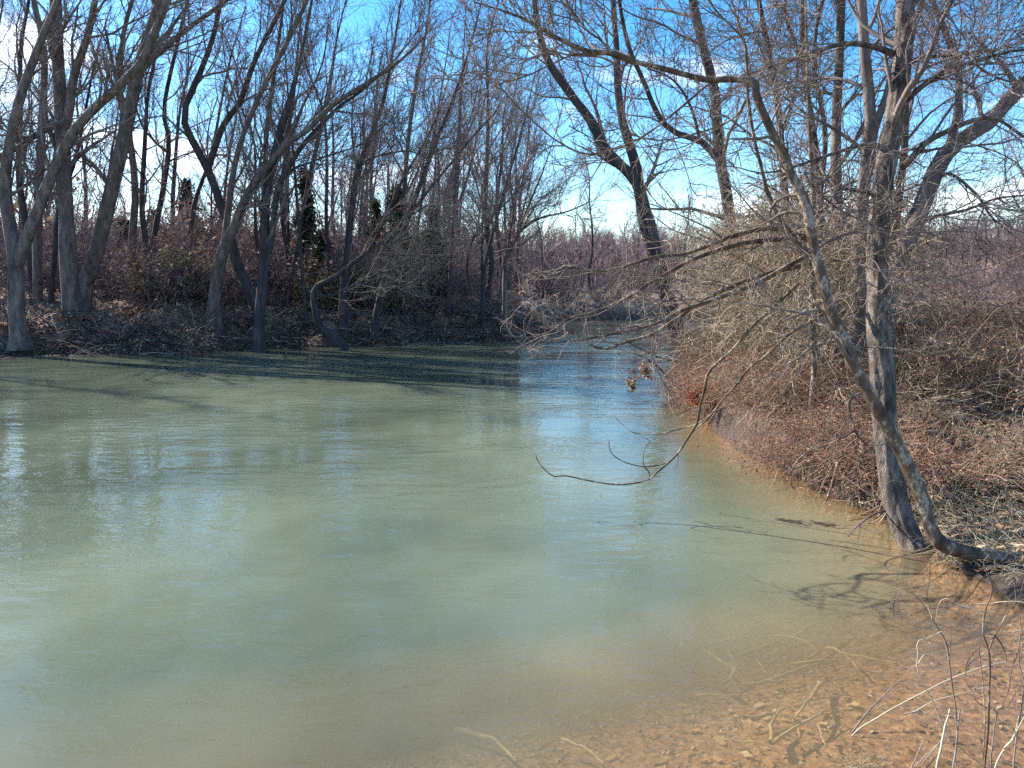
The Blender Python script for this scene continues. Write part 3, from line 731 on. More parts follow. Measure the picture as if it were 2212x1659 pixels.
def place_wild(i, x, y, rz, sc, label, group, bk='bark_dark', tw='twig_wine'):
    t, c = wild[i % len(wild)]
    root = empty('bare_tree', (x, y, hz(x, y) - 0.1), label, 'tree', group)
    root.rotation_euler = (0, 0, rz); root.scale = (sc, sc, sc)
    link('trunk', t, M[bk], root)
    o = link('crown', c, M[tw], root); o['kind'] = 'stuff'
    return root
rng = np.random.default_rng(77)
cnt = 0
for k in range(900):
    x, y = rng.uniform(-66, 2.0), rng.uniform(28, 84)
    s, left = signed([x], [y])
    if not left[0] or s[0] < 2.6 or abs(x) > y * 0.78 + 2: continue
    if rng.random() > (1.15 - s[0] / 60): continue
    place_wild(cnt, x, y, rng.uniform(-0.7, 0.7), rng.uniform(0.75, 1.15), 'bare tree crowded in the wood behind the far bank\'s front row', 'trees of the wood behind the far bank')
    cnt += 1
    if cnt >= 96: break
for i, (x, y, sc) in enumerate(((-29, 29, 1.2), (-33, 28, 1.1), (-38, 26, 1.2), (-42, 25, 1.2), (-36, 31, 1.2), (-47, 24, 1.2))):  # out-of-view trees, added so their shadows darken the river's left side
    place_wild(i + 1, x, y, rng.uniform(-0.5, 0.7), sc, 'tall bare tree on the far bank upstream, beyond the picture\'s left edge', 'unseen shade trees upstream', 'bark_grey', 'twig_grey')
for i, (x, y, sc) in enumerate(((-1.4, 40, .8), (-2.2, 46, .9), (-0.6, 51, .85), (2.6, 61, .8), (6.5, 62.5, .72), (10.5, 64, .7), (14, 63, .62))):
    place_wild(i + 3, x, y, i * 0.8, sc, 'bare tree standing right at the river bend, closing the gap of sky', 'trees at the river bend', 'bark_dark', 'twig_far_haze')
cnt = 0
for k in range(600):
    x, y = rng.uniform(0, 70), rng.uniform(60, 100)
    s, left = signed([x], [y])
    if s[0] < 1.5 or abs(x) > y * 0.75: continue
    place_wild(cnt, x, y, rng.uniform(0, 6.28), rng.uniform(0.45, 0.8), 'bare tree on the far shore beyond the river bend', 'trees on the far shore beyond the bend')
    cnt += 1
    if cnt >= 26: break
for i, (x, y, sc) in enumerate(((11, 17, .55), (13.5, 20, .6), (16, 24, .6), (9.5, 20.5, .6), (12, 26, .7), (8.2, 17.5, .5), (20, 30, .7), (15, 15.5, .5), (18, 19, .6))[2:5]):
    place_wild(i + 2, x, y, rng.uniform(0, 6.28), sc, ('leftmost thin bare tree deep behind the near bank\'s thicket', 'rightmost thin bare tree deep behind the near bank\'s thicket', 'thin bare tree deep behind the middle of the near thicket')[i], 'thin trees behind the near thicket', 'bark_grey', 'twig_grey')

def cedar_mesh(seed, H, r):
    rng = np.random.default_rng(seed)
    P = np.stack([np.zeros(6), np.zeros(6), np.linspace(-0.2, H, 6)], 1)
    tv, tq = tubes(P[None], np.linspace(0.12, 0.02, 6)[None], 7)
    bag = Bag()
    b1, r1 = sprout(P[None], np.linspace(0.12, 0.03, 6)[None], 130, (0.08, 1.0), (1.0, 1.5), (r * 0.6, r * 1.25), 5, rng, 0.05, 0.1, rmin=0.01, taper=0.9)
    bag.add(*tubes(b1, r1, 3), C=None)
    pts = []
    for f in np.linspace(0.25, 1, 9):
        i = min(3, int(f * 4)); fr = f * 4 - i
        pts.append(b1[:, i] * (1 - fr) + b1[:, i + 1] * fr)
    P = np.concatenate(pts)
    P = np.concatenate([P + rng.normal(size=P.shape) * 0.13 for _ in range(5)])
    V, T, C = leaf_bits(P, (0.12, 0.3), rng, pick(np.array([(0.030, 0.055, 0.035), (0.045, 0.07, 0.035), (0.02, 0.04, 0.032), (0.07, 0.085, 0.04)]), len(P), rng), 1.2)
    fb = Bag(); fb.add(V, T=T, C=C)
    return make_mesh('trunk', tv, tq), bag.mesh('branches'), fb.mesh('crown', False)
cedars = [cedar_mesh(300, 7.5, 1.7), cedar_mesh(301, 6, 1.5)]
for i, (k, x, y, Yd, sc, lab) in enumerate((
        (2, 420, 420, 36, 1.0, 'narrow dark cedar rising behind the blackish split trunk'),
        (2, 950, 530, 37, 1.0, 'broad dark cedar behind the leaning trees of mid far bank'),
        (2, 1170, 640, 38, 0.95, 'dark cedar nearest the river bend on the far bank'),
        (2, 520, 780, 34, 0.75, 'low cedar between the blackish split trunk and the elbow-shaped tree'),
        (2, 830, 600, 39, 0.9, 'cedar half hidden behind the straight dark tree'),
        (1, 840, 830, 40, 0.9, 'hazy cedar deep in the wood behind the kinked slender tree'),
        (1, 560, 1000, 38, 0.6, 'small cedar deep in the wood behind the heavy leaning trunk'),
        (1, 700, 960, 44, 0.9, 'cedar farthest back in the wood, beyond the crooked-footed tree'))):
    tp = at(k, x, y, Yd)
    t, bm_, f = cedars[i % 2]
    zb = hz(tp[0], Yd)
    sc = (tp[2] - zb) / (7.5 if i % 2 == 0 else 6)
    root = empty('cedar_tree', (tp[0], Yd, zb), lab, 'tree', 'cedars in the far wood')
    root.scale = (max(0.7, sc * 0.9), max(0.7, sc * 0.9), sc); root.rotation_euler = (0, 0, i * 1.3)
    link('trunk', t, M['bark_dark'], root); link('branches', bm_, M['twig_wine'], root)
    o = link('crown', f, M['needle'], root); o['kind'] = 'stuff'

def shrub_mesh(seed, H, n, leafpal, nleaf, lsize, droop=0.02):
    rng = np.random.default_rng(seed)
    base = np.zeros((1, 2, 3)); base[0, 1, 2] = 0.25
    b1, r1 = sprout(base, np.full((1, 2), 0.03), n, (0, 1), (0.1, 1.0), (H * 0.6, H * 1.1), 8, rng, 0.06, 0.14, rmin=0.01)
    b1[:, 0] += rng.normal(size=(n, 3)) * [0.25, 0.25, 0]
    bag = Bag(); bag.add(*tubes(b1, r1, 4))
    b2, r2 = sprout(b1, r1, 8, (0.15, 1), (0.4, 1.1), (H * 0.2, H * 0.5), 5, rng, droop, 0.2, rmin=0.006); bag.add(*tubes(b2, r2, 3))
    b3, r3 = sprout(b2, r2, 5, (0.15, 1), (0.4, 1.1), (H * 0.08, H * 0.22), 3, rng, droop, 0.2, rmin=0.005); bag.add(*tubes(b3, r3, 3))
    me = bag.mesh('stems'); lm = None
    if nleaf:
        P = b3[rng.integers(0, len(b3), nleaf), rng.integers(1, 3, nleaf)] + rng.normal(size=(nleaf, 3)) * 0.04
        V, T, C = leaf_bits(P, lsize, rng, pick(leafpal, nleaf, rng), 1.0)
        fb = Bag(); fb.add(V, T=T, C=C); lm = fb.mesh('leaves', False)
    return me, lm
BROWNP = np.array([(0.27, 0.17, 0.115), (0.21, 0.135, 0.10), (0.33, 0.22, 0.14), (0.17, 0.11, 0.09)])
OLIVEP = np.array([(0.16, 0.15, 0.06), (0.24, 0.21, 0.09), (0.11, 0.12, 0.05), (0.30, 0.24, 0.12)])
sh_brown = [shrub_mesh(400 + i, 2.6, 14, BROWNP, 170, (0.06, 0.14)) for i in range(3)]
sh_olive = [shrub_mesh(410 + i, 2.6, 14, OLIVEP, 2200, (0.07, 0.15)) for i in range(2)]
sh_bare = [shrub_mesh(420 + i, 2.4, 16, None, 0, None) for i in range(2)]
def place_shrub(var, x, y, sc, rz, label, group, name='brush_shrub', tw='twig_wine'):
    me, lm = var
    root = empty(name, (x, y, hz(x, y) - 0.05), label, 'shrub', group)
    root.scale = (sc * 1.1, sc * 1.1, sc); root.rotation_euler = (0, 0, rz)
    o = link('stems', me, M[tw], root); o['kind'] = 'stuff'
    if lm is not None:
        o = link('leaves', lm, M['leaf'], root); o['kind'] = 'stuff'
    return root
rng = np.random.default_rng(99)
cnt = 0
for k in range(1500):
    x, y = rng.uniform(-36, 2.2), rng.uniform(26, 52)
    s, left = signed([x], [y])
    if not left[0] or s[0] < 1.6 or s[0] > 14 or abs(x) > y * 0.74: continue
    far = s[0] > 3
    v = (sh_brown + sh_bare + sh_bare)[rng.integers(0, 7)]
    place_shrub(v, x, y, rng.uniform(0.8, 1.7) if far else rng.uniform(0.3, 0.6), rng.uniform(0, 6.28), 'brown brushy shrub in the undergrowth of the far bank', 'undergrowth shrubs of the far bank')
    cnt += 1
    if cnt >= 110: break
cnt = 0
for k in range(1500):
    x, y = rng.uniform(-60, 3), rng.uniform(34, 80)
    s, left = signed([x], [y])
    if not left[0] or s[0] < 5 or abs(x) > y * 0.74: continue
    place_shrub((sh_bare + sh_brown)[rng.integers(0, 5)], x, y, rng.uniform(1.8, 3.2), rng.uniform(0, 6.28), 'tall brushy sapling clump filling the wood behind the far bank', 'sapling clumps in the far wood', 'sapling_clump')
    cnt += 1
    if cnt >= 90: break
for i, (k, x, y, Yd, sc) in enumerate(((1, 780, 1290, 31.5, 1.0), (1, 860, 1290, 32.5, 1.15), (1, 700, 1310, 33, 0.8), (2, 480, 1200, 33, 0.9), (2, 700, 1200, 34, 0.9), (2, 960, 1200, 34, 0.9))):
    p = at(k, x, y, Yd)
    place_shrub(sh_olive[i % 2], p[0], Yd, sc, i, ('olive-leaved shrub below the kinked slender tree', 'olive-leaved shrub below the wide high fork', 'small olive-leaved shrub beside the crooked mossy foot',
        'olive-leaved shrub behind the elbow-shaped tree', 'olive-leaved shrub behind the straight dark tree', 'olive-leaved shrub beside the undercut roots')[i], 'olive shrubs on the far bank', 'olive_shrub')

cnt = 0
for k in range(900):
    x, y = rng.uniform(1, 45), rng.uniform(50, 84)
    s, left = signed([x], [y])
    if not left[0] or s[0] < 0.4 or s[0] > 16: continue
    place_shrub((sh_bare + sh_brown)[rng.integers(0, 5)], x, y, rng.uniform(0.6, 1.5), rng.uniform(0, 6.28), 'brushy shrub along the far shore beyond the river bend', 'shrubs on the far shore beyond the bend', tw='twig_far_haze')
    cnt += 1
    if cnt >= 60: break
for i, (x, y, sc) in enumerate(((15, 22, .9), (18, 24, 1.1), (21, 29, 1.3), (17, 28, 1.0), (25, 34, 1.6), (22, 24, 1.2), (29, 36, 1.7), (26, 29, 1.4), (33, 40, 1.8), (19.5, 33, 1.2))):
    place_shrub((sh_bare + sh_brown)[i % 5], x, y, sc, i * 0.9, 'brushy shrub on the low ground behind the near bank slope', 'shrubs behind the near slope', tw='twig_far_haze')
# far-off wooded hillside: reads as one mass
rng = np.random.default_rng(123)
def wood_patch(seed):
    rng = np.random.default_rng(seed)
    n = 16
    base = np.stack([rng.uniform(-7, 7, n), rng.uniform(-6, 6, n), np.full(n, -0.8)], 1)
    Hh = rng.uniform(5, 9.5, n)
    off = lambda f: np.stack([rng.normal(size=n) * .5 * f, rng.normal(size=n) * .5 * f, Hh * f], 1)
    P = np.stack([base, base + off(.35), base + off(.7), base + off(1)], 1)
    R = np.tile([0.13, 0.1, 0.07, 0.03], (n, 1))
    bag = Bag(); bag.add(*tubes(P, R, 4))
    b1, r1 = sprout(P, R, 16, (0.12, 1.0), (0.35, 0.9), (1.8, 3.8), 4, rng, 0.12, 0.15, rmin=0.03); bag.add(*tubes(b1, r1, 3))
    b2, r2 = sprout(b1, r1, 7, (0.1, 1.0), (0.35, 0.9), (0.8, 1.7), 3, rng, 0.08, 0.15, rmin=0.022); bag.add(*tubes(b2, r2, 3))
    nb = 160
    q = np.stack([rng.uniform(-7, 7, nb), rng.uniform(-6, 6, nb), np.full(nb, -0.6)], 1)
    B = np.stack([q, q + np.stack([rng.normal(size=nb) * .4, rng.normal(size=nb) * .4, rng.uniform(1, 2.6, nb)], 1)], 1)
    bag.add(*tubes(B, np.tile([0.04, 0.02], (nb, 1)), 3))
    b1, r1 = sprout(B, np.tile([0.04, 0.02], (nb, 1)), 9, (0.1, 1.0), (0.4, 1.2), (0.5, 1.3), 3, rng, 0.08, 0.15, rmin=0.02); bag.add(*tubes(b1, r1, 3))
    return bag.mesh('wood_patch')
patches = [wood_patch(i) for i in (1, 2, 3)]
root = empty('distant_wood', (0, 120, hz(0, 120)), 'purplish brown wooded hillside of bare trees beyond the river bend', 'woodland')
root['kind'] = 'stuff'
k = 0
for row in range(9):
    yy = 82 + row * 13
    for xx in np.arange(-0.74 * yy, 0.8 * yy, 12.5):
        x, y = xx + rng.uniform(-3, 3), yy + rng.uniform(-4, 4)
        sg, lf = signed([x], [y])
        if sg[0] < 7 or (x < -35 and row > 4): continue
        o = link('wood_patch', patches[k % 3], M['twig_far_haze'], root)
        o['kind'] = 'stuff'
        o.location = Vector((x, y, hz(x, y))) - root.location
        o.rotation_euler = (0, 0, rng.uniform(0, 6.28)); sc = rng.uniform(0.6, 0.95); o.scale = (sc, sc, sc)
        k += 1

# ------------------------------------------------------------------ thicket and brambles on the near bank
def tangle_mesh(seed, n, H, W, r=0.0045, arch=0.0):
    rng = np.random.default_rng(seed)
    K = 9
    p = np.stack([rng.normal(size=n) * W * .42, rng.normal(size=n) * W * .42, rng.random(n) ** 0.8 * H], 1)
    d = norm(rng.normal(size=(n, 3)) + [0, 0, 0.6 if arch == 0 else arch])
    L = rng.uniform(0.5, 1.5, n) * min(1.0, H / 2.2 + 0.3)
    out = np.empty((n, K, 3)); out[:, 0] = p
    curl = rng.normal(size=(n, 3)) * 0.16
    for k in range(1, K):
        d = norm(d + rng.normal(size=(n, 3)) * 0.22 + curl + np.array([0, 0, -0.13]))
        p = p + d * (L / (K - 1))[:, None]
        p[:, 2] = np.maximum(p[:, 2], 0.02)
        out[:, k] = p
    R = (r * rng.uniform(0.5, 1.5, n))[:, None] * np.linspace(1, 0.5, K)[None]
    bag = Bag(); bag.add(*tubes(out, R, 3))
    return bag.mesh('stems'), out
def leafy(lines, n, seed, pal, size):
    rng = np.random.default_rng(seed)
    P = lines[rng.integers(0, len(lines), n), rng.integers(1, lines.shape[1], n)]
    V, T, C = leaf_bits(P, size, rng, pick(pal, n, rng), 1.0)
    b = Bag(); b.add(V, T=T, C=C)
    return b.mesh('leaves', False)
REDP = np.array([(0.30, 0.15, 0.10), (0.38, 0.20, 0.13), (0.24, 0.10, 0.08), (0.42, 0.29, 0.19), (0.17, 0.09, 0.07)])
tall = []
for i in range(3):
    m_, ln = tangle_mesh(500 + i, 800, 3.0, 1.5, 0.0055)
    tall.append((m_, leafy(ln, 500, 510 + i, REDP, (0.03, 0.07))))
low = []
for i in range(3):
    m_, ln = tangle_mesh(520 + i, 560, 0.95, 1.5, 0.0042, 0.9)
    low.append((m_, leafy(ln, 1700, 530 + i, REDP, (0.03, 0.085))))
def place_tangle(var, x, y, sc, rz, name, label, group, tw, dz=0.0):
    me, lm = var
    root = empty(name, (x, y, hz(x, y) - 0.03 + dz), label, 'bush', group)
    root.scale = sc if isinstance(sc, tuple) else (sc, sc, sc); root.rotation_euler = (0, 0, rz)
    o = link('stems', me, M[tw], root); o['kind'] = 'stuff'
    o = link('leaves', lm, M['leaf'], root); o['kind'] = 'stuff'
    return root
for i, (x, y, s3) in enumerate(((3.95, 9.6, (.8, .8, .75)), (3.8, 10.9, (.9, .9, .85)), (3.75, 12.4, (1, 1, .9)), (5.1, 13.4, (1.1, 1.1, .95)), (5.3, 11.4, (1, 1, .95)), (5.4, 15.2, (1.2, 1.2, .9)),
                                (6.4, 15.6, (1.2, 1.2, .7)), (5.6, 17.6, (1.2, 1.2, .9)))):
    place_tangle(tall[i % 3], x, y, s3, i * 1.7, 'vine_thicket', ('vine tangle nearest the reddish sapling on the near bank', 'vine tangle hanging over the bank behind the reddish sapling', 'vine tangle overhanging the water at mid near bank',
                 'tall vine tangle climbing behind the mid-bank one', 'vine tangle between the upright trunks of the near bank', 'wide vine tangle at the narrowing tip of the near bank', 'vine tangle deepest in the near thicket', 'low vine tangle beside the shaggy leaning tree')[i], 'vine masses of the near thicket', 'vine')
rng = np.random.default_rng(140)
cnt = 0
for k in range(800):
    x, y = rng.uniform(3.6, 12), rng.uniform(6.8, 15)
    s, left = signed([x], [y])
    if left[0] or s[0] < 0.25 or x > y * 0.82 or s[0] > 7: continue
    place_tangle(low[cnt % 3], x, y, rng.uniform(0.25, 0.45) if s[0] < 0.9 else rng.uniform(0.35, 0.65), rng.uniform(0, 6.28), 'bramble_bush', 'low reddish bramble on the slope of the near bank', 'brambles on the near slope', ('twig_red', 'vine', 'twig_red')[cnt % 3])
    cnt += 1
    if cnt >= 60: break
cnt = 0
for k in range(900):
    y = rng.uniform(7.0, 21); x = rng.uniform(2.8, 6.0)
    s, left = signed([x], [y])
    if left[0] or s[0] < -0.02 or s[0] > 0.32: continue
    sc = rng.uniform(0.32, 0.58)
    place_tangle(low[cnt % 3], x, y, (sc, sc, sc * 0.8), rng.uniform(0, 6.28), 'bramble_bush', 'bramble hanging over the lip of the near bank above the water', 'brambles along the near bank\'s lip', ('twig_red', 'vine')[cnt % 2], 0.05)
    cnt += 1
    if cnt >= 28: break

def debris(name, label, n, cond, box, seed, ln, r, m, droop=-0.1, zb=0.03):
    rng = np.random.default_rng(seed)
    x = rng.uniform(box[0], box[1], n * 8); y = rng.uniform(box[2], box[3], n * 8)
    s, l = signed(x, y)
    k = cond(x, y, s, l); x, y = x[k][:n], y[k][:n]; n = len(x)
    p = np.stack([x, y, height(x, y) + zb], 1)
    d = norm(rng.normal(size=(n, 3)) * [1, 1, 0.45] + [0, 0, 0.15])
    L = rng.uniform(ln[0], ln[1], n); out = np.empty((n, 6, 3)); out[:, 0] = p
    for q in range(1, 6):
        d = norm(d + rng.normal(size=(n, 3)) * 0.22 + np.array([0, 0, droop])); p = p + d * (L / 5)[:, None]
        p[:, 2] = np.maximum(p[:, 2], np.maximum(height(p[:, 0], p[:, 1]) + 0.01, 0.005)); out[:, q] = p
    V, Q = tubes(out, r * rng.uniform(0.5, 1.6, (n, 1)) * np.linspace(1, 0.5, 6)[None], 3)
    return tag(link(name, make_mesh(name, V, Q), m), label, None, kind='stuff')
debris('twig_debris', 'fallen twigs and roots strewn along the far bank above the water', 1500, lambda x, y, s, l: l & (s > -0.3) & (s < 5), (-22, 3, 22, 44), 900, (0.5, 1.8), 0.014, M['twig_tan'])
debris('dark_debris', 'dark drift brush and roots piled at the far bank\'s foot', 900, lambda x, y, s, l: l & (s > -0.1) & (s < 2.2), (-22, 3, 22, 44), 901, (0.5, 1.4), 0.022, M['bark_dark'], -0.02)
debris('hanging_roots', 'roots and dead stems hanging over the near bank\'s undercut lip', 3200, lambda x, y, s, l: (~l) & (s > 0.0) & (s < 0.55), (2.8, 6, 7.2, 22), 902, (0.3, 0.9), 0.006, M['twig_red'], -0.1, 0.1)
debris('bank_roots', 'thin roots hanging down the earthy face of the near bank', 2200, lambda x, y, s, l: (~l) & (s > -0.02) & (s < 0.16), (2.8, 6, 6.8, 22), 904, (0.15, 0.55), 0.006, M['vine'], -0.3, 0.25)
debris('dead_stems', 'dead stems and twigs littering the near bank slope', 2200, lambda x, y, s, l: (~l) & (s > 0.1) & (s < 4), (3, 10, 5.8, 14), 903, (0.25, 0.9), 0.0035, M['straw'], -0.08, 0.05)

# ------------------------------------------------------------------ dry grass by the leaning sycamore's foot
def blades(n, cond, box, seed, hgt, r=0.0018):
    rng = np.random.default_rng(seed)
    x = rng.uniform(box[0], box[1], n * 5); y = rng.uniform(box[2], box[3], n * 5)
    k = cond(x, y, rng); x, y = x[k][:n], y[k][:n]; n = len(x)
    p = np.stack([x, y, height(x, y) - 0.01], 1)
    d = norm(rng.normal(size=(n, 3)) * [0.8, 0.8, 0.2] + [-0.35, -0.2, 0.75])
    L = rng.uniform(hgt[0], hgt[1], n)
    out = np.empty((n, 5, 3)); out[:, 0] = p
    for q in range(1, 5):
        d = norm(d + rng.normal(size=(n, 3)) * 0.12 + np.array([0, 0, -0.22])); p = p + d * (L / 4)[:, None]; out[:, q] = p
    return tubes(out, r * np.linspace(1.2, 0.4, 5)[None] * rng.uniform(0.7, 1.4, (n, 1)), 3)
def grass_zone(x, y, rng):
    s, l = signed(x, y)
    return (~l) & (s > -0.03) & (s < 1.6) & (fbm(x, y, 2.2, 71, 2) > -0.12)
bag = Bag(); bag.add(*blades(4200, grass_zone, (3.0, 5.6, 4.3, 7.2), 150, (0.1, 0.34)))
tag(link('dry_grass', bag.mesh('dry_grass'), M['straw']), 'pale dry grass matted along the shore by the sycamore\'s foot', None, kind='stuff')

# ------------------------------------------------------------------ sticks and leaves on the river bed
STICKS = [
    ([(1010, 505), (975, 555), (935, 605)], 14, 'stubby yellow stick whose upper end breaks the surface', 0.05),
    ([(1070, 530), (1130, 570), (1200, 600)], 14, 'yellowish stick joining a forked piece on the bed', 0.02),
    ([(1195, 600), (1155, 655)], 17, 'short thick stub below the forked sticks', 0.02),
    ([(1165, 545), (1185, 575), (1195, 600)], 10, 'thin prong above the thick stub', 0.03),
    ([(1050, 520), (1180, 495), (1350, 465)], 12, 'long dim stick running right from the one that breaks the surface', 0.02),
    ([(1180, 500), (1240, 465), (1310, 425)], 12, 'stick slanting up to the deep water, left of the sunken heap', 0.03),
    ([(1190, 555), (1290, 520), (1390, 485)], 12, 'pale straight stick slanting across the sunken heap', 0.05),
    ([(1390, 490), (1450, 445), (1520, 400)], 16, 'dark branch pointing to the deep water at the top of the sunken heap', 0.05),
    ([(1290, 640), (1420, 605), (1560, 570)], 13, 'long stick across the lower edge of the sunken heap', 0.04),
    ([(1210, 660), (1320, 640), (1420, 625)], 12, 'long flat stick just below the sunken heap', 0.02),
    ([(1050, 690), (1180, 684), (1320, 675)], 7, 'thin straight twig lying level across the shallow bed', 0.01),
    ([(1490, 650), (1478, 690), (1440, 730), (1390, 790)], 15, 'pale curved stick nearest the floating scum', 0.02),
    ([(1320, 855), (1330, 800), (1360, 755), (1400, 738)], 13, 'bow-shaped pale stick on the shallow bed', 0.02),
    ([(1320, 862), (1400, 812), (1500, 745), (1560, 735)], 11, 'brown stick meeting the bow-shaped one at its foot', 0.01),
    ([(1220, 772), (1270, 745)], 9, 'short dark stick left of the yellow crooked one', 0.01),
    ([(1250, 777), (1310, 750), (1350, 715)], 12, 'yellow crooked stick on the shallow bed', 0.01),
    ([(1480, 800), (1495, 840), (1510, 882)], 9, 'short brown stick right of the bow-shaped one', 0.01),
    ([(1380, 580), (1470, 574), (1560, 576)], 9, 'dim level stick inside the sunken heap', 0.06),
    ([(1560, 545), (1660, 570), (1760, 590)], 8, 'straight pale twig at the right end of the sunken heap', 0.06),
    ([(1170, 850), (1250, 860), (1330, 878)], 6, 'thin dark twig lowest on the shallow bed', 0.01),
    ([(1270, 570), (1310, 615)], 8, 'short white twig beside the forked sticks', 0.02),
    ([(1410, 812), (1420, 850)], 9, 'tiny stub beside a yellow leaf', 0.01),
    ([(200, 812), (300, 835), (350, 855), (420, 925)], 18, 'dark waterlogged root at the edge of the deep water', 0.0),
    ([(400, 832), (450, 822), (490, 800)], 12, 'short dark root at the edge of the deep water', 0.0),
    ([(1300, 545), (1360, 530), (1405, 525)], 9, 'light twig on top of the sunken heap', 0.08),
    ([(1240, 620), (1330, 560), (1480, 420)], 10, 'thin dim branch crossing the sunken heap steeply', 0.04),
    ([(1450, 560), (1520, 520), (1600, 560), (1640, 600)], 11, 'arched dim branch at the right of the sunken heap', 0.06),
    ([(1330, 480), (1420, 500), (1480, 540)], 10, 'short dim branch in the middle of the sunken heap', 0.07),
    ([(570, 850), (640, 880), (700, 925)], 10, 'dark sunken root below the bed\'s edge', 0.0),
    ([(1400, 735), (1460, 700), (1560, 690), (1620, 690)], 7, 'thin twig near the pale curved stick', 0.02),
]
for i, (pts, w, lab, lift) in enumerate(STICKS):
    rng = np.random.default_rng(700 + i)
    P = np.array([onz(9, *p, 0.6 * onbed(9, *p)[2] + lift * 0.5) for p in pts])
    if i == 0: P[0] = onz(9, *pts[0], -0.04)
    R = np.full(len(P), w * CROP[9][2] / 3 / FPX / 2 * 5.0)
    L = smoothline(np.hstack([P, R[:, None]]), 14)
    c = L[7, :3].copy()
    V, Q = stem_mesh(L[:, :3] + np.cumsum(rng.normal(size=(14, 3)) * 0.004, 0) - c, L[:, 3] * np.linspace(1.1, 0.45, 14), 8, rng, 0.14)
    o = link('sunken_stick', make_mesh('sunken_stick', V, Q), M['wet_stick'], origin=c)
    tag(o, lab, 'stick', 'sunken sticks in the shallows')
rng = np.random.default_rng(160)
lc = np.array([(0.62, 0.40, 0.16), (0.55, 0.33, 0.15), (0.66, 0.48, 0.24), (0.48, 0.26, 0.12)])
th = np.linspace(0, 2 * math.pi, 11)[:-1]
for i in range(46):
    while True:
        u, v = rng.uniform(700, 1700), rng.uniform(620, 945)
        if u > 500 + (900 - v) * 1.2: break
    p = onbed(9, u, v)
    s = rng.uniform(0.018, 0.034)
    rad = s * (1 + 0.28 * np.cos(th * 5 + rng.random()) * rng.random() + rng.normal(size=10) * 0.06) * (1 + 0.35 * np.cos(th * 2))
    V = np.vstack([[0, 0, 0.006], np.stack([rad * np.cos(th), rad * np.sin(th), np.abs(rng.normal(size=10)) * 0.008], 1)])
    V = np.vstack([V, V + [0, 0, -0.0015]])
    T = [(0, 1 + q, 1 + (q + 1) % 10) for q in range(10)] + [(11, 12 + (q + 1) % 10, 12 + q) for q in range(10)]
    me = make_mesh('sunken_leaf', V, None, T, True, np.tile(lc[rng.integers(0, 4)] * rng.uniform(0.7, 1.1), (22, 1)))
    o = link('sunken_leaf', me, M['leaf'], origin=(p[0], p[1], hz(p[0], p[1]) + 0.012))
    o.rotation_euler = (rng.normal() * 0.15, rng.normal() * 0.15, rng.random() * 6.28)
    tag(o, 'yellow-brown leaf lying on the shallow river bed', 'leaf', 'larger leaves on the shallow bed')

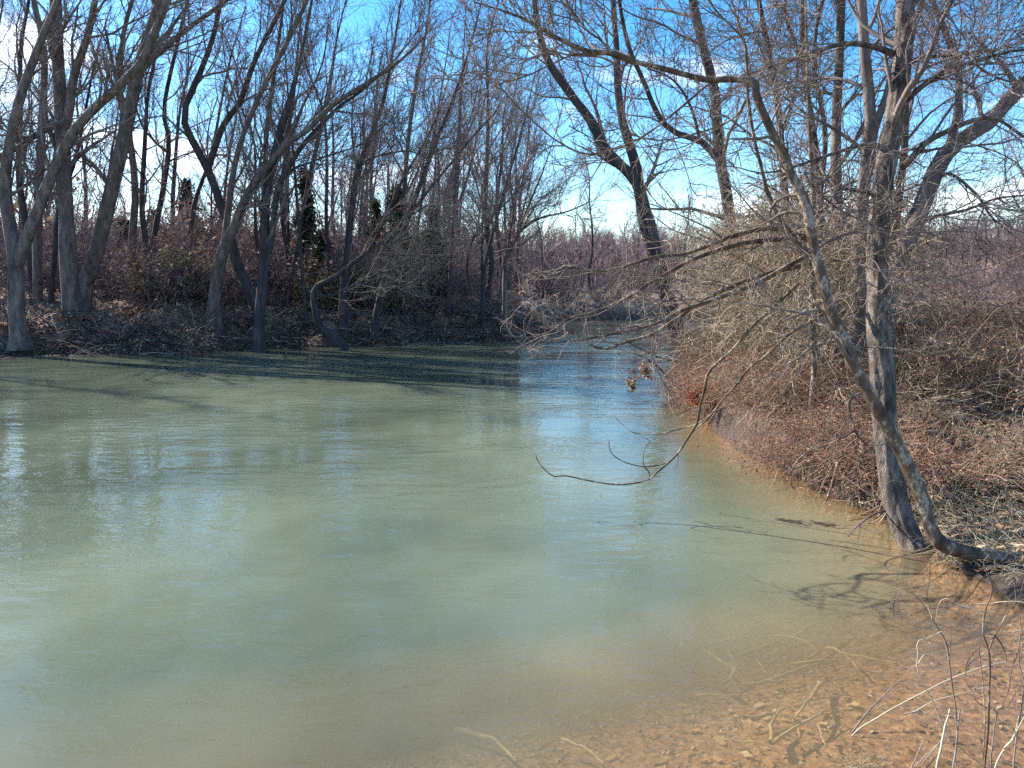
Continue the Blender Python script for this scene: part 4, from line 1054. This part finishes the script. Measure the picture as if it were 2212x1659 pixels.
# ------------------------------------------------------------------ dead stalks in the foreground corner
STALKS = [
    ('tall arching dead stalk whose tip hangs over the water with small side twigs', [
        [(1690, 1560), (1640, 1420), (1580, 1300), (1520, 1150), (1440, 1000), (1400, 880), (1410, 780), (1402, 690), (1470, 665), (1590, 610)],
        [(1408, 865), (1440, 810), (1480, 780), (1560, 765)]], 9, 3.3),
    ('dead stalk that bows over at the top like a hook', [
        [(1680, 1659), (1700, 1400), (1690, 1200), (1660, 1000), (1640, 850), (1620, 720), (1570, 620), (1500, 510), (1420, 390), (1380, 340), (1320, 308), (1270, 305), (1225, 380), (1130, 445)],
        [(1225, 385), (1215, 440), (1222, 515)], [(1515, 530), (1490, 470), (1484, 425)], [(1640, 840), (1600, 680), (1590, 640)], [(1640, 840), (1645, 700), (1640, 600)]], 9, 3.4),
    ('thick reddish dead stalk standing upright with forked top', [
        [(1905, 1700), (1930, 1400), (1940, 1100), (1945, 900), (1940, 760), (1905, 680), (1895, 580), (1915, 450), (1945, 380), (1970, 300), (1940, 200), (1900, 110), (1920, 60), (1975, 40), (1995, 130)],
        [(1945, 755), (1985, 660), (2040, 570), (2090, 480), (2125, 440)], [(1990, 650), (2040, 720), (2075, 790), (2085, 860)]], 13, 3.3),
    ('straight dead stalk just left of the thick reddish one', [
        [(1900, 1659), (1920, 1300), (1910, 1050), (1895, 900), (1880, 780), (1875, 680)], [(1878, 730), (1800, 810), (1770, 880), (1768, 980), (1800, 1060), (1830, 1090)], [(1770, 890), (1820, 850), (1868, 815)]], 8, 3.35),
    ('long pale stem slanting low across the shallows from a grass tussock', [
        [(900, 1420), (960, 1360), (1100, 1270), (1250, 1180), (1400, 1100), (1560, 1020), (1700, 960), (1850, 905), (2000, 865), (2085, 855)]], 9, None),
    ('short pale stem rising from the grass tussock', [[(905, 1390), (980, 1280), (1060, 1190), (1160, 1090), (1270, 990)]], 11, None),
    ('pale stem crossing behind the stalks from the corner', [[(1300, 1250), (1400, 1220), (1520, 1150), (1700, 1100), (1850, 1060), (1990, 1035)]], 7, 3.4),
    ('dead stalk at the picture\'s right edge with a sharp side twig', [
        [(2130, 1700), (2150, 1450), (2190, 1200), (2212, 1000), (2180, 900), (2175, 750), (2190, 600), (2180, 470)], [(2195, 615), (2100, 620), (2010, 615)], [(2170, 760), (2120, 900), (2095, 1080), (2040, 1200)]], 10, 3.25),
    ('broken leaning stalk with a frayed top, low in the corner', [[(1560, 1680), (1590, 1500), (1615, 1350), (1640, 1280), (1655, 1210)]], 15, 3.2),
    ('split pale stalk beside the broken leaning one', [[(1670, 1680), (1690, 1500), (1705, 1300), (1715, 1210)]], 14, 3.2),
    ('thin stalk crossing low over the corner to the right', [[(1640, 1420), (1760, 1540), (1900, 1640), (1980, 1700)], [(1960, 1190), (2050, 1330), (2130, 1480), (2230, 1560)]], 8, 3.2),
    ('curved thin stalk weaving between the upright ones', [[(1960, 1700), (1975, 1380), (2000, 1220), (1900, 1190), (1820, 1110), (1860, 1030), (1990, 1040), (1960, 1120)], [(2200, 1010), (2080, 1190), (2020, 1250)]], 8, 3.3),
    ('pale dead stem slanting in the corner from below the edge', [[(1980, 1700), (2060, 1510), (2140, 1400), (2212, 1270)], [(2060, 1510), (2130, 1430), (2180, 1210)]], 11, 3.1),
    ('fan of straight pale stems low in the corner', [[(1350, 1690), (1400, 1570), (1450, 1435)], [(1360, 1690), (1500, 1520), (1660, 1370)], [(1440, 1690), (1560, 1540), (1650, 1440)], [(1390, 1690), (1540, 1500), (1690, 1330)]], 10, 3.2),
    ('thin wiry twig reaching along the shore below the dry grass', [[(2300, 470), (2200, 400), (2050, 395), (1950, 405), (1800, 410)], [(2000, 480), (1850, 455), (1720, 420), (1630, 370), (1570, 405), (1540, 530)]], 8, 4.1),
]
for i, (lab, lines, w, Yd) in enumerate(STALKS):
    rng = np.random.default_rng(800 + i)
    root = None
    for j, pts in enumerate(lines):
        if Yd is None:
            b0 = onz(7, *pts[0], 0.0)
            Y0, Y1 = b0[1], b0[1] + 0.15
        else:
            Y0, Y1 = Yd, Yd + 0.12
        P = np.array([at(7, x, y, Y0 + (Y1 - Y0) * q / max(1, len(pts) - 1)) for q, (x, y) in enumerate(pts)])
        if j == 0:
            zg = hz(P[0, 0], P[0, 1]) - 0.03
            if P[0, 2] > zg and Yd is not None and pts[0][1] > 1500:
                P = np.vstack([[P[0, 0], P[0, 1] - 0.02, zg], P])
        ww = w * (1.45 if j == 0 else 1.0)
        R = np.linspace(ww, ww * 0.5, len(P)) * CROP[7][2] / 3 / FPX / 2 * (Y0)
        L = smoothline(np.hstack([P, R[:, None]]), 30)
        if root is None:
            root = empty('dead_stalk', P[0], lab, 'stalk', 'dead stalks in the foreground')
            base = P[0]
        V, Q = stem_mesh(L[:, :3] - base + np.cumsum(rng.normal(size=(30, 3)) * 0.0006, 0), L[:, 3], 7, rng, 0.06)
        link('stem' if j == 0 else 'side_twig', make_mesh('stem', V, Q), (M['straw'] if i % 2 == 0 else M['twig_tan']) if i not in (2, 3) else M['bark_sycamore'], root)
# grass tussock at the shallow edge
rng = np.random.default_rng(170)
pt = onz(7, 960, 1430, 0.0)
n = 90
p = pt + rng.normal(size=(n, 3)) * [0.05, 0.03, 0]; p[:, 2] = hz(pt[0], pt[1])
d = norm(rng.normal(size=(n, 3)) * [1, 0.7, 0.3] + [0.25, 0, 0.7]); out_ = np.empty((n, 5, 3)); out_[:, 0] = p
Lg = rng.uniform(0.08, 0.22, n)
for q in range(1, 5):
    d = norm(d + [0, 0, -0.25]); p = p + d * (Lg / 4)[:, None]; out_[:, q] = p
V, Q = tubes(out_ - pt, np.tile(0.0022 * np.linspace(1.2, 0.4, 5), (n, 1)), 3)
tag(link('grass_tussock', make_mesh('grass_tussock', V, Q), M['straw'], origin=pt), 'small straw-coloured grass tussock standing in the shallows', 'grass tuft')

# ------------------------------------------------------------------ single small things by the near bank
def stick(name, label, k, pts, Y, w, m, sub=()):
    rng = np.random.default_rng(abs(hash(label)) % 1000 if False else len(label) * 7)
    Ys = np.linspace(Y[0], Y[1], len(pts))
    P = np.array([at(k, x, y, yy) for (x, y), yy in zip(pts, Ys)])
    R = np.linspace(w, w * 0.5, len(P)) * CROP[k][2] / 3 / FPX / 2 * Ys
    L = smoothline(np.hstack([P, R[:, None]]), 24)
    root = empty(name, P[0], label, 'branch')
    V, Q = stem_mesh(L[:, :3] - P[0], L[:, 3], 8, rng, 0.08)
    link('stem', make_mesh('stem', V, Q), m, root)
    b1, r1 = sprout(L[None, :, :3], L[None, :, 3], 6, (0.3, 1), (0.4, 1.0), (0.1, 0.35), 5, rng, 0, 0.2, rmin=0.003)
    V, Q = tubes(b1 - P[0], r1, 4)
    o = link('twigs', make_mesh('twigs', V, Q), m, root); o['kind'] = 'stuff'
stick('fallen_branch', 'pale broken branch propped from the near bank into the water', 8, [(1455, 1160), (1430, 1250), (1400, 1350), (1372, 1425)], (7.6, 7.2), 26, M['bark_sycamore'])
stick('fallen_branch', 'dark curved branch dipping into the water before the rough trunk', 8, [(1840, 1500), (1740, 1510), (1640, 1570), (1560, 1640), (1530, 1680)], (6.6, 6.0), 16, M['bark_grey'])
stick('fallen_branch', 'dark branch slanting out of the water beside the red sprig', 8, [(335, 645), (250, 560), (170, 470), (60, 400), (0, 380)], (14.2, 14.6), 16, M['bark_dark'])
stick('fallen_branch', 'sunlit bare branch reaching from the shaggy tree\'s foot over the water', 8, [(400, 450), (300, 435), (200, 415), (100, 370), (0, 320), (-60, 280)], (20, 19), 16, M['twig_tan'])
stick('fallen_branch', 'thin branch trailing across the near bank slope to the rough trunk', 8, [(1480, 1240), (1600, 1330), (1720, 1400), (1830, 1460)], (7.3, 6.9), 12, M['twig_tan'])
# red sprig
rng = np.random.default_rng(180)
pc = at(8, 435, 690, 12.0)
P = pc + rng.normal(size=(190, 3)) * [0.07, 0.06, 0.08]
V, T, C = leaf_bits(P, (0.03, 0.09), rng, pick(np.array([(0.42, 0.10, 0.05), (0.52, 0.16, 0.07), (0.28, 0.07, 0.05)]), 190, rng), 1.2)
root = empty('red_sprig', (pc[0], pc[1], pc[2]), 'bright orange-red dead leafy sprig at the tip of the near bank', 'sprig')
fb = Bag(); fb.add(V - pc, T=T, C=C)
o = link('leaves', fb.mesh('leaves', False), M['leaf'], root); o['kind'] = 'stuff'
tw = smoothline(np.array([[1.0, 1.2, -0.2], [0.5, 0.5, -0.2], [0, 0, 0], [-0.1, 0, 0.12]]), 10)
V, Q = tubes(tw[None], np.full((1, 10), 0.01), 5)
link('stem', make_mesh('stem', V, Q), M['twig_wine'], root)
for i, (x, y, lab) in enumerate(((730, 828, 'brown withered leaf cluster hanging lowest over the water'), (806, 756, 'brown withered leaf cluster hanging nearer the leaning shaggy tree'))):
    pc = at(5, x, y, 8.0)
    P = pc + rng.normal(size=(70, 3)) * [0.03, 0.03, 0.045]
    V, T, C = leaf_bits(P, (0.03, 0.07), rng, pick(LEAFC * 0.7, 70, rng), 1.3)
    fb = Bag(); fb.add(V - pc, T=T, C=C)
    root = empty('withered_leaves', pc, lab, 'leaf cluster', 'withered leaf clusters')
    o = link('leaves', fb.mesh('leaves', False), M['leaf'], root); o['kind'] = 'stuff'
    tg = at(5, x + 120, y - 90, 8.1) - pc
    tw = smoothline(np.array([[0, 0, 0], tg * 0.5 + [0, 0, 0.03], tg]), 8)
    V, Q = tubes(tw[None], np.full((1, 8), 0.005), 4)
    link('stem', make_mesh('stem', V, Q), M['twig_tan'], root)
